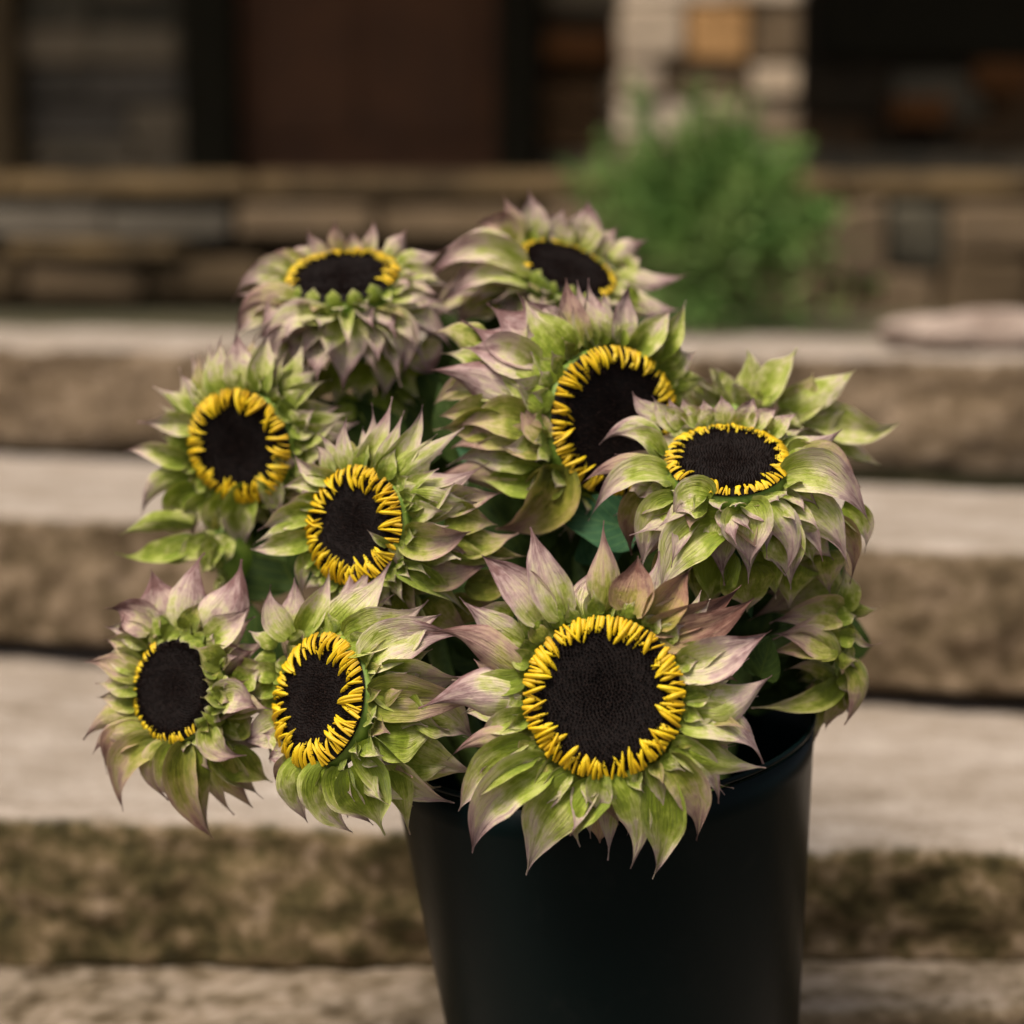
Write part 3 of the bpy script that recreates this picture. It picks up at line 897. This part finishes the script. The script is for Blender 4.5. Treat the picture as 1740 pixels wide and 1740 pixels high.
    ctrl = [s0, p1, m1 + Vector((0, 0, max(0.0, min(0.08, (s0.z - m1.z) * 0.4)))), m1, f1]
    K = 22
    def bez(ps, t):
        ps = list(ps)
        while len(ps) > 1: ps = [ps[i].lerp(ps[i + 1], t) for i in range(len(ps) - 1)]
        return ps[0]
    # smooth spline: two cubics so the stem really passes the mouth
    a_, b_, c_, d_ = s0, p1, m1 + (m1 - f1).normalized() * 0.07, m1
    for i in range(K // 2): pts.append(bez((a_, b_, c_, d_), i / (K // 2)))
    for i in range(6): pts.append(m1.lerp(f1, i / 5))
    rs = [0.0075 - 0.001 * min(1, i / 5) for i in range(len(pts))]
    rs[0] = 0.011; rs[1] = 0.009
    tube('stem', pts, rs, M['stem'], th, 10)
    return th, C, n

def leafprof(t): return (math.sin(math.pi * t ** 0.55) if t < 1 else 0) * 1.0 + 0.25 * (1 - t) ** 8
def leaf(th, b, t, w, Y, dy=0.0, mat='leaf', bul=0.15, name='leaf'):
    P0 = U(b[0], b[1], Y); P3 = U(t[0], t[1], Y + dy)
    L = (P3 - P0).length
    ppm = F / Y
    P1 = P0.lerp(P3, .33) + TOCAM * L * bul; P2 = P0.lerp(P3, .7) + TOCAM * L * bul * 0.8
    ref = (TOCAM + Vector((rnd.uniform(-.5, .5), 0, rnd.uniform(-.2, .6)))).normalized()
    bract(th, P0, P1, P2, P3, w / ppm, ref, 0, 0, cup=0.35, twist=rnd.uniform(-.4, .4), nl=14, nw=8, mat=mat, name=name, wave=0.08, prof=leafprof)

Z1 = (750, 860, 2.718); Z2 = (130, 900, 2.597); Z3 = (380, 340, 4.143); Z4 = (720, 310, 2.949)
Z5 = (200, 560, 3.956); Z6 = (480, 660, 4.143); Z7 = (980, 580, 3.107); Z8 = (1130, 880, 3.702)

# H1 large front head
k1 = [(560, 510, 418, 110, 175, -.04, .65), (725, 485, 748, 80, 150, .02, .6), (460, 530, 195, 235, 180, .10, .75), (370, 640, 92, 425, 150, -.05, .6),
      (450, 600, 335, 490, 120, 0, .1), (370, 760, -60, 590, 165, .10, .85), (380, 790, 60, 800, 110, -.1, .2), (370, 880, -90, 935, 205, .08, .75),
      (400, 970, 160, 1075, 110, .05, .35), (430, 1070, 40, 1170, 125, .10, .65), (420, 1130, 90, 1400, 190, .12, .25), (490, 1190, 155, 1590, 210, .12, .45),
      (590, 1225, 440, 1440, 100, .08, .5), (640, 1270, 400, 1690, 235, .10, .3), (730, 1240, 728, 1420, 115, 0, .4), (760, 1330, 645, 1565, 190, .2, .15),
      (800, 1240, 870, 1660, 160, -.16, .3), (860, 1220, 910, 1340, 80, 0, .4), (1000, 1260, 975, 1705, 185, -.08, .2), (950, 1200, 1010, 1530, 100, -.05, .5),
      (1040, 1170, 1172, 1530, 165, -.14, .45), (1060, 1100, 1272, 1365, 120, -.16, .45), (1090, 1070, 1485, 1205, 180, .05, .2), (1100, 990, 1475, 1185, 170, -.14, .5),
      (1110, 940, 1330, 930, 130, 0, .25), (1150, 900, 1515, 785, 195, .12, .5), (1090, 730, 1510, 580, 185, .10, .7), (1010, 610, 1430, 430, 150, .10, .9, .3, .8),
      (960, 560, 1370, 370, 120, .06, .8, .4, .8), (870, 490, 905, 240, 190, .05, .75, .35, .8), (960, 540, 1150, 290, 170, 0, .55, .45, .9), (330, 520, 150, 470, 120, 0, .5)]
head('largest fully open sunflower facing the camera, low in front of the bucket rim', 1026, 1184, 0.935, 137, 180, 4, Z1, k1, npet=120, plen=0.27, mauve=.4,
     fill_len=(0.50, 0.78, 0.92), back=0.18)
# H2
k2 = [(1000, 470, 1230, 105, 100, .25, .6), (1060, 460, 1295, 115, 120, .15, .55), (1130, 470, 1380, 150, 190, .10, .45), (1190, 500, 1540, 315, 190, .08, .4), (1000, 450, 1110, 180, 110, .1, .4),
      (940, 470, 860, 250, 120, -.1, .6), (910, 480, 960, 220, 130, .1, .55), (890, 500, 765, 450, 80, 0, .3), (880, 570, 770, 590, 80, 0, .15), (880, 640, 765, 640, 90, .1, .3), (885, 700, 770, 730, 90, 0, .15),
      (890, 780, 790, 800, 90, 0, .2), (910, 860, 745, 935, 150, 0, .55), (940, 930, 820, 900, 110, 0, .4), (960, 980, 850, 1010, 100, 0, .6), (970, 1010, 890, 1130, 80, .1, .6),
      (1270, 590, 1700, 470, 190, -.10, .6), (1290, 740, 1760, 770, 190, .0, .45), (1330, 640, 1720, 650, 220, .1, .4, .4), (1340, 860, 1630, 880, 290, 0, .1, .35), (1290, 920, 1655, 1195, 190, .10, .35),
      (1230, 1030, 1355, 1340, 240, -.10, .0, .1), (1290, 1010, 1465, 1335, 200, -.05, .05, .3), (1010, 1030, 1020, 1285, 130, .25, .35), (1090, 1040, 1120, 1300, 130, .2, .3), (1110, 1050, 1215, 1325, 150, .18, .25), (1180, 1050, 1305, 1295, 150, .1, .35),
      (1390, 980, 1640, 1040, 210, .1, .05, .35), (1480, 780, 1760, 950, 200, -.1, .4, .5), (1350, 700, 1560, 600, 170, 0, .3, .4), (1420, 950, 1780, 1060, 200, .1, .3, .4), (1380, 1050, 1600, 1130, 180, .1, .1, .4), (1330, 560, 1600, 380, 160, 0, .4, .3)]
head('sunflower with a thick yellow ring turned left, over the left side of the rim', 547, 1191, 0.995, 116, 170, 50, Z2, k2, npet=104, plen=0.34, mauve=.3, fill_len=(.4, .6, .75), back=.25)
# H3
k3 = [(300, 470, 190, 330, 170, .2, .9), (340, 440, 135, 350, 150, .15, .9), (380, 430, 330, 180, 220, .12, .85), (450, 430, 560, 110, 210, -.10, .75), (560, 440, 722, 140, 190, .12, .8), (575, 490, 765, 335, 140, .15, .55),
      (600, 560, 790, 530, 150, .1, .8), (490, 440, 540, 330, 90, 0, 0), (400, 440, 330, 380, 80, 0, .1), (320, 500, 130, 430, 110, .1, .5), (300, 550, 120, 490, 110, .1, .35), (290, 600, 105, 560, 110, .1, .4), (285, 650, 45, 585, 110, .1, .5), (280, 700, 90, 680, 110, 0, .3), (285, 760, 95, 740, 110, 0, .3),
      (280, 830, 40, 925, 130, .25, .5, .2, .5), (300, 900, 140, 1075, 120, .25, .6, .2, .7), (360, 930, 212, 1235, 140, .25, .5, .2, .6), (420, 945, 410, 1185, 115, .3, .5), (480, 945, 600, 1350, 135, .12, .45, .1, .7), (540, 950, 590, 1330, 140, .1, .2, .2, .4),
      (600, 935, 772, 1218, 150, .12, .25, .2, .7), (680, 960, 860, 1110, 150, .1, .0, .3, .4), (590, 870, 745, 990, 110, .3, .6, -.2), (640, 760, 795, 790, 140, -.25, .65, -.2), (660, 830, 550, 800, 90, 0, -.1, -.15), (660, 690, 560, 660, 90, 0, 0, -.15), (660, 750, 550, 740, 90, 0, 0, -.15), (620, 620, 545, 600, 90, 0, 0, -.1), (560, 480, 640, 660, 110, -.1, .2, -.05), (640, 590, 520, 520, 110, 0, .1, -.1), (440, 440, 380, 510, 90, 0, -.2, -.1), (500, 440, 480, 510, 90, 0, -.2, -.1), (600, 880, 520, 900, 90, 0, -.1, -.1), (720, 680, 800, 620, 110, 0, .2), (450, 940, 500, 1230, 110, .2, .4, .25, .4), (560, 940, 690, 1250, 120, .1, .3, .3, .5), (310, 880, 80, 990, 110, .2, .5, .2, .5), (640, 930, 820, 1180, 110, .1, .3, .3), (700, 870, 780, 830, 130, 0, .2)]
head('sunflower drooping furthest left, purple bracts on top and hardly any yellow', 300, 1170, 1.035, 92, 175, 42, Z2, k3, npet=90, plen=0.16, mauve=.45, aged=.4, fill_len=(.4, .6, .85), back=.22,
     petals_at=lambda a: -60 < ((a + 180) % 360 - 180) < 130)
# H4
k4 = [(430, 610, 620, 120, 160, .28, .45), (520, 590, 765, 75, 150, .12, .45), (480, 600, 455, 210, 110, -.05, .5), (640, 610, 850, 170, 120, .1, .45), (680, 620, 975, 130, 170, .14, .35), (760, 660, 1260, 285, 170, -.08, .35), (780, 690, 1080, 330, 120, 0, .2), (800, 700, 1430, 530, 230, .12, .6),
      (880, 800, 1400, 785, 240, .08, .35), (850, 1030, 1310, 1005, 250, .12, .5, .1, .4), (1080, 1040, 1605, 1185, 180, .12, .1), (1010, 1230, 1440, 1250, 310, .05, .65, .3, .6), (800, 1080, 835, 1290, 130, -.1, .5), (810, 1250, 1295, 1580, 160, -.10, .1, .3),
      (380, 640, 85, 450, 130, -.1, .5), (350, 620, 230, 400, 110, .1, .5), (370, 590, 250, 320, 110, .1, .55), (340, 700, 0, 700, 110, .1, .4), (300, 780, 0, 830, 120, 0, .35), (240, 890, -160, 1000, 170, .1, .35), (210, 980, -200, 1100, 160, .1, .3), (200, 1060, -210, 1130, 160, 0, .3), (210, 1150, 150, 1450, 110, .1, .4),
      (560, 570, 620, 330, 120, 0, .15), (720, 640, 800, 420, 120, 0, .15), (1050, 780, 1520, 740, 200, .05, .45, .4, .4), (740, 1100, 600, 1000, 60, 0, .3, -.3), (1000, 1480, 1350, 1700, 250, .1, .4, .3, .6), (900, 1450, 1050, 1750, 220, .1, .2, .3, .6), (1250, 1100, 1650, 1020, 200, .05, .3, .45, .5), (1150, 900, 1500, 960, 200, 0, .2, .45, .5), (1150, 1550, 1560, 1500, 210, .1, .3, .35, .8), (1300, 1350, 1700, 1330, 210, .1, .2, .4, .7), (1350, 1150, 1720, 1180, 170, 0, .1, .45, .7)]
head('middle sunflower facing slightly left, its disc crossed by pale curling bracts', 606, 893, 1.045, 102, 172, 38, Z6, k4, npet=104, plen=0.34, mauve=.3, fill_len=(.45, .65, .8), back=.25)
# H5
k5 = [(620, 520, 560, 150, 120, -.1, .3), (700, 470, 620, 110, 140, -.15, .3), (740, 430, 700, 60, 160, -.05, .4), (850, 410, 800, 30, 190, 0, .6), (970, 410, 1010, 20, 160, 0, .35), (600, 560, 250, 390, 150, -.08, .25), (560, 660, 150, 620, 150, .08, .45), (500, 760, 300, 720, 120, 0, .05),
      (480, 880, 55, 820, 150, .08, .4), (480, 950, 220, 1060, 130, .3, .35), (480, 1010, 170, 1240, 140, .3, .45), (530, 1080, 320, 1320, 180, .2, .25), (610, 1130, 520, 1400, 140, .25, .4), (680, 1130, 640, 1420, 120, .1, .3), (740, 1110, 740, 1470, 160, .15, .4), (880, 1060, 870, 1490, 210, .12, .3),
      (980, 960, 1060, 1310, 150, -.15, .45), (1060, 870, 1240, 900, 130, .1, .6), (1090, 500, 1230, 620, 120, .1, .1), (1180, 650, 1360, 670, 120, .1, .3), (540, 600, 380, 560, 110, 0, .1), (620, 520, 420, 290, 130, 0, .5)]
head('sunflower with a bright yellow ring at the left edge, against the pale steps', 410, 757, 1.125, 99, 200, 32, Z5, k5, npet=110, plen=0.32, mauve=.35, fill_len=(.45, .7, .9), back=.25)
# H6
k6 = [(700, 440, 595, 205, 120, -.05, .7), (830, 400, 785, 140, 120, -.05, .7), (930, 400, 900, 220, 120, 0, .7), (1030, 390, 1055, 150, 110, .05, .7), (1140, 410, 1285, 205, 160, .05, .7), (1220, 440, 1530, 360, 150, .1, .6), (1260, 520, 1560, 470, 130, .1, .5), (640, 440, 440, 370, 130, .1, .7),
      (570, 480, 260, 450, 130, .15, .6), (500, 540, 130, 560, 130, .22, .6), (460, 590, 80, 710, 120, .25, .6), (520, 690, 100, 850, 150, .18, .6), (360, 830, 85, 960, 150, .25, .65), (740, 830, 340, 1260, 190, .33, .65), (870, 830, 835, 1355, 270, .0, .6, -.05), (1090, 830, 1250, 1250, 220, -.2, .6), (1210, 830, 1600, 1060, 150, -.22, .65),
      (1180, 720, 1560, 700, 120, .1, .6), (640, 990, 380, 1380, 230, .2, .55), (1150, 1040, 1120, 1390, 230, 0, .4), (1350, 1060, 1470, 1220, 260, 0, .75), (640, 960, 560, 1200, 250, 0, .7), (500, 1000, 420, 1380, 150, 0, .3), (860, 1150, 780, 1450, 220, 0, .1, .3), (1000, 1150, 960, 1400, 220, 0, .1, .3), (1280, 1250, 1430, 1500, 220, 0, .2, .3), (720, 1200, 620, 1440, 200, 0, .1, .3), (1100, 1350, 1400, 1560, 250, .1, .2, .2), (900, 1400, 700, 1560, 250, 0, .2, .2), (1250, 1150, 1480, 1500, 200, .1, .3, .2), (800, 1420, 1000, 1620, 200, 0, .1, .2), (540, 1300, 480, 1550, 220, 0, .2, .2), (1000, 1450, 1200, 1650, 220, 0, .1, .25)]
head('top left sunflower tilted up to the sky with a narrow oval disc', 583, 475, 1.19, 98, 97, 66, Z3, k6, npet=80, plen=0.24, petals_at=lambda a: not 30 < a % 360 < 150, mauve=.65, fill_len=(.6, .85, .95), back=.0)
# H7
k7 = [(490, 300, 398, 65, 110, -.05, .65), (570, 300, 528, 35, 140, -.05, .65), (640, 300, 700, 130, 120, 0, .6), (760, 320, 822, 90, 170, .1, .65), (850, 340, 975, 225, 120, .05, .7), (930, 380, 1112, 292, 130, .05, .65), (980, 450, 1312, 458, 120, .1, .7), (960, 530, 1272, 635, 140, .15, .5), (430, 320, 268, 205, 140, .2, .6),
      (430, 390, 75, 355, 140, .22, .6), (490, 430, 0, 535, 150, .2, .65), (470, 430, 130, 400, 120, .1, .6), (520, 500, 110, 600, 130, .15, .55), (640, 560, 500, 440, 50, .1, -.2), (420, 480, 60, 640, 160, .1, .6), (380, 560, 150, 760, 170, .1, .5, .2), (300, 520, 20, 760, 130, .1, .6, .2), (530, 320, 560, 220, 70, 0, -.1), (1020, 420, 1090, 375, 90, 0, .5), (960, 560, 1150, 640, 130, .1, .1), (700, 330, 640, 150, 110, 0, .6), (800, 330, 880, 200, 110, 0, .6)]
head('topmost sunflower, tilted upward with pink bracts in front of the green shrub', 962, 462, 1.215, 88, 68, 64, Z4, k7, npet=80, plen=0.16, petals_at=lambda a: not 10 < a % 360 < 110, mauve=.6, fill_len=(.6, .85, 1.0), back=.0)
# H8
k8 = [(800, 810, 715, 490, 140, -.12, .65), (850, 800, 770, 500, 120, -.12, .5), (900, 800, 830, 490, 120, -.12, .6), (950, 800, 905, 560, 120, -.05, .4), (1000, 800, 1030, 515, 130, -.05, .75), (1060, 840, 1245, 635, 140, 0, .35), (1140, 870, 1310, 600, 130, .05, .15), (1190, 950, 1360, 850, 130, 0, .3), (1220, 1010, 1420, 990, 120, 0, .1),
      (1180, 900, 1290, 760, 130, 0, .35), (720, 880, 505, 580, 210, -.08, .2), (640, 790, 330, 610, 240, -.1, .85), (700, 760, 480, 560, 180, -.15, .8), (590, 840, 200, 700, 210, -.12, .85), (545, 920, 195, 830, 200, .08, .65), (650, 1010, 540, 850, 150, 0, .1), (620, 1100, 280, 940, 150, .08, .25), (500, 1110, 10, 950, 220, .06, .85), (530, 1210, 180, 1230, 190, .12, .35),
      (600, 1290, 480, 1110, 130, 0, .6, .2, .6), (600, 1330, 300, 1350, 160, .1, .5, .2, .6), (560, 1470, 40, 1510, 190, .05, .6, .3, .5), (650, 1420, 370, 1730, 240, -.18, .35, .15, .8), (590, 1480, 270, 1490, 170, 0, .0, .25), (700, 1530, 560, 1700, 160, .1, .0, .3), (720, 1580, 860, 1690, 150, 0, -.1, .3), (500, 1250, 150, 1330, 180, .1, .5, .3), (560, 1380, 130, 1420, 180, .1, .4, .35), (420, 1020, 120, 1050, 170, .1, .3, .35), (430, 1150, 90, 1170, 160, .05, .2, .4, .5), (380, 900, 100, 860, 150, 0, .2, .4), (330, 1010, 60, 1110, 140, .1, .3, .5, .5), (300, 820, 40, 760, 150, .1, .3, .5, .4), (380, 1230, 60, 1240, 150, .1, .2, .45, .6), (700, 1480, 480, 1560, 170, .1, .2, .4, .6), (640, 1130, 420, 1000, 120, 0, .1)]
head('large central sunflower with a tall oval disc, partly behind the right upper one', 1040, 716, 1.095, 129, 5, 34, Z4, k8, npet=104, plen=0.26, mauve=.35, fill_len=(.5, .65, .75), back=.22)
# H9
k9 = [(480, 410, 300, 270, 110, -.15, .6), (540, 460, 400, 290, 110, -.1, .45), (560, 450, 490, 300, 100, -.1, .6), (630, 440, 560, 295, 110, -.1, .5), (700, 440, 670, 310, 110, -.1, .55), (780, 440, 762, 278, 110, 0, .6), (860, 450, 935, 298, 120, .05, .6), (950, 460, 1060, 350, 120, .05, .6), (1030, 490, 1160, 380, 110, .05, .5), (1080, 530, 1390, 465, 130, .15, .55), (1110, 600, 1310, 560, 130, .1, .2),
      (440, 520, 130, 545, 120, .22, .55), (450, 610, 190, 500, 110, .2, .4), (460, 690, 25, 765, 130, .15, .6), (480, 710, 75, 940, 150, .2, .5), (530, 850, 350, 1195, 180, .22, .4), (700, 850, 505, 945, 200, .25, .4), (760, 960, 430, 1390, 250, .14, .3, .0), (870, 880, 915, 1190, 250, -.05, .5, -.1), (970, 830, 1100, 1210, 180, -.18, .5, -.05), (1110, 850, 1425, 1190, 210, -.16, .45, -.05), (1100, 710, 1535, 960, 210, -.2, .6), (1200, 620, 1490, 770, 150, -.2, .6),
      (1000, 980, 1125, 1300, 220, -.15, .35), (1150, 950, 1250, 1180, 220, -.1, .15), (1400, 880, 1515, 1110, 130, -.15, .35), (1330, 950, 1440, 1270, 110, -.2, .6, .1, .8), (560, 950, 480, 1180, 170, 0, .1, .3), (330, 820, 290, 1120, 130, .1, .65, .3, .8), (1250, 1000, 1350, 1150, 180, 0, .4), (640, 1000, 560, 1250, 180, 0, .0, .3), (780, 1100, 700, 1400, 230, 0, -.1, .35), (950, 1100, 1050, 1350, 200, 0, .0, .3), (560, 800, 640, 730, 60, 0, .3), (460, 740, 610, 720, 90, 0, -.2, -.1), (700, 1180, 640, 1430, 280, 0, .1, .3, .3), (880, 1180, 900, 1420, 260, 0, .1, .3, .4), (1180, 1180, 1120, 1400, 220, 0, .15, .3, .3), (520, 1120, 440, 1330, 200, 0, .5, .35, .8), (1290, 1120, 1340, 1330, 200, 0, .3, .3)]
head('right upper sunflower tilted up, with a ring of long drooping bracts', 1236, 788, 1.035, 106, 88, 56, Z7, k9, npet=112, plen=0.22, mauve=.5, fill_len=(.6, .8, .9), back=.05)
# H10 pale green, seen from behind
k10 = [(880, 330, 900, 50, 134.6, 0, 0.08), (950, 350, 1158, 45, 179.5, 0.05, 0.09), (1070, 360, 1462, 155, 179.5, 0.06, 0.14), (1190, 400, 1685, 425, 188.5, 0.16, 0.15), (1260, 520, 1592, 650, 161.6, 0.1, 0.21), (760, 320, 700, 150, 152.6, 0, 0.11), (640, 330, 600, 180, 134.6, 0, 0.17), (820, 340, 790, 170, 125.7, 0, 0.08), (1100, 380, 1240, 170, 161.6, 0.1, 0.14), (1150, 500, 1420, 360, 179.5, 0, 0.14), (1000, 330, 1050, 120, 127.5, 0.05, 0.12), (1130, 420, 1330, 230, 127.5, 0.08, 0.14), (1220, 470, 1560, 520, 127.5, 0.12, 0.15)]
th10 = head('pale green sunflower seen from behind at the right, its disc hidden', 1275, 740, 1.16, 90, 60, 125, Z7, k10, npet=0, mauve=.2, fill_len=(.6, .9, 1.2), back=.0, rows=2, disc=False, acr=(1.0, 1.5), bmat='bract_lime')
# H11 seen from the side/back at lower right
k11 = [(1075, 440, 545, 640, 210, .16, .45, .0, .5), (1085, 600, 670, 660, 200, .06, .55, .0, .5), (1095, 790, 700, 730, 250, .05, .45, .0, .5), (1100, 900, 690, 770, 90, .28, .45, -.05, .4), (1090, 1020, 560, 1188, 140, -.15, .15, -.1, .3),
       (1060, 1050, 935, 1395, 210, .18, .15, 0, .3), (1040, 330, 640, 560, 210, .2, .4, .1, .6), (1060, 1000, 760, 960, 110, .1, .3, .05, .5), (1120, 560, 1350, 555, 80, .15, .2), (1130, 640, 1360, 780, 50, .3, .5),
       (1150, 900, 1130, 1290, 140, -.2, .45, .1, .5), (1110, 480, 1210, 410, 100, 0, .1), (1150, 800, 1230, 960, 80, .2, .4), (1120, 980, 1180, 1120, 120, 0, .3), (1090, 640, 1200, 620, 110, 0, .1), (1100, 740, 1220, 760, 110, 0, .1), (1090, 860, 1210, 900, 120, 0, .2),
       (1100, 560, 1130, 320, 150, 0, .25), (1060, 450, 1010, 230, 170, .1, .5), (1000, 560, 620, 470, 200, .1, .4, .15, .6), (1040, 700, 640, 590, 190, .1, .3, .15, .6), (1060, 850, 660, 850, 170, .1, .3, .15, .6), (1080, 1060, 1010, 1330, 150, .1, .35, .05, .5), (1120, 1040, 1170, 1240, 110, .1, .4)]
head('sunflower turned away to the right, hanging over the right side of the rim', 1418, 1085, 1.09, 72, 0, 100, Z8, k11, npet=0, mauve=.1, aged=.5, fill_len=(.5, .6, .7), back=.1, rows=3, disc=False, kf=0.03)
# H12 behind lower left
k12 = [(500, 1330, 30, 1380, 150, .1, -.05), (520, 1420, 0, 1500, 160, -.1, -.15), (560, 1450, 240, 1560, 140, 0, -.1), (640, 1400, 380, 1560, 140, 0, 0), (520, 1280, 250, 1330, 140, 0, .1), (700, 1450, 560, 1640, 150, 0, 0), (850, 1450, 860, 1650, 160, 0, -.15), (760, 1400, 700, 1600, 150, 0, .1)]
head('green sunflower mostly hidden behind the two at the lower left', 395, 940, 1.15, 75, 190, 115, Z5, k12, npet=0, mauve=.05, fill_len=(.5, .6, .7), back=.0, disc=False, rows=2, bmat='bract_lime')

# leafy gaps in the bouquet, as leaves of the central flower
fl8 = [o for o in bpy.data.objects if o.name.startswith('sunflower') and 'large central' in o.get('label', '')][0]
leaf(fl8, (1085, 900), (925, 862), 100, 1.075, 0.01)
leaf(fl8, (1000, 960), (1050, 850), 80, 1.085, 0.0)
leaf(fl8, (850, 820), (775, 760), 55, 1.12, 0.01)
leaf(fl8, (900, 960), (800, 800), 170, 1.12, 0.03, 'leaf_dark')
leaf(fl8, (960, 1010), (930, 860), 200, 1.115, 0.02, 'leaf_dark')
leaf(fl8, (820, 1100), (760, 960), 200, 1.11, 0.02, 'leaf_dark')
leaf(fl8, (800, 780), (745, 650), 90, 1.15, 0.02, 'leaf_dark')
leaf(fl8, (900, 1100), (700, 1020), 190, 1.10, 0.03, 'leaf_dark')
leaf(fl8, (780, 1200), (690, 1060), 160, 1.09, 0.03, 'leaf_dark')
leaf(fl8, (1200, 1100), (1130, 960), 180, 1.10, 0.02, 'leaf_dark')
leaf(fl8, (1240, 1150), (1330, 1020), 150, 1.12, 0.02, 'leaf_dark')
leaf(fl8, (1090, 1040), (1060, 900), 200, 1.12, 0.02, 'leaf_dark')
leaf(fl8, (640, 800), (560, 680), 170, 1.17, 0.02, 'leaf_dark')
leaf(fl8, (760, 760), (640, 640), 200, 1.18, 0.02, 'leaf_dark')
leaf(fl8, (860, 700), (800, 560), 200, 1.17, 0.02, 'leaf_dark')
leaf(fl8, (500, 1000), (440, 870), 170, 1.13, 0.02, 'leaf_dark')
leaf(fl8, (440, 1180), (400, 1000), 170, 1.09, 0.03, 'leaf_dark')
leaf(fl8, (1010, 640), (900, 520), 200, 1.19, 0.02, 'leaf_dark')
fl9 = [o for o in bpy.data.objects if o.name.startswith('sunflower') and 'right upper sunflower' in o.get('label', '')][0]
leaf(fl9, (1240, 925), (1278, 1050), 60, 1.03, 0.01)
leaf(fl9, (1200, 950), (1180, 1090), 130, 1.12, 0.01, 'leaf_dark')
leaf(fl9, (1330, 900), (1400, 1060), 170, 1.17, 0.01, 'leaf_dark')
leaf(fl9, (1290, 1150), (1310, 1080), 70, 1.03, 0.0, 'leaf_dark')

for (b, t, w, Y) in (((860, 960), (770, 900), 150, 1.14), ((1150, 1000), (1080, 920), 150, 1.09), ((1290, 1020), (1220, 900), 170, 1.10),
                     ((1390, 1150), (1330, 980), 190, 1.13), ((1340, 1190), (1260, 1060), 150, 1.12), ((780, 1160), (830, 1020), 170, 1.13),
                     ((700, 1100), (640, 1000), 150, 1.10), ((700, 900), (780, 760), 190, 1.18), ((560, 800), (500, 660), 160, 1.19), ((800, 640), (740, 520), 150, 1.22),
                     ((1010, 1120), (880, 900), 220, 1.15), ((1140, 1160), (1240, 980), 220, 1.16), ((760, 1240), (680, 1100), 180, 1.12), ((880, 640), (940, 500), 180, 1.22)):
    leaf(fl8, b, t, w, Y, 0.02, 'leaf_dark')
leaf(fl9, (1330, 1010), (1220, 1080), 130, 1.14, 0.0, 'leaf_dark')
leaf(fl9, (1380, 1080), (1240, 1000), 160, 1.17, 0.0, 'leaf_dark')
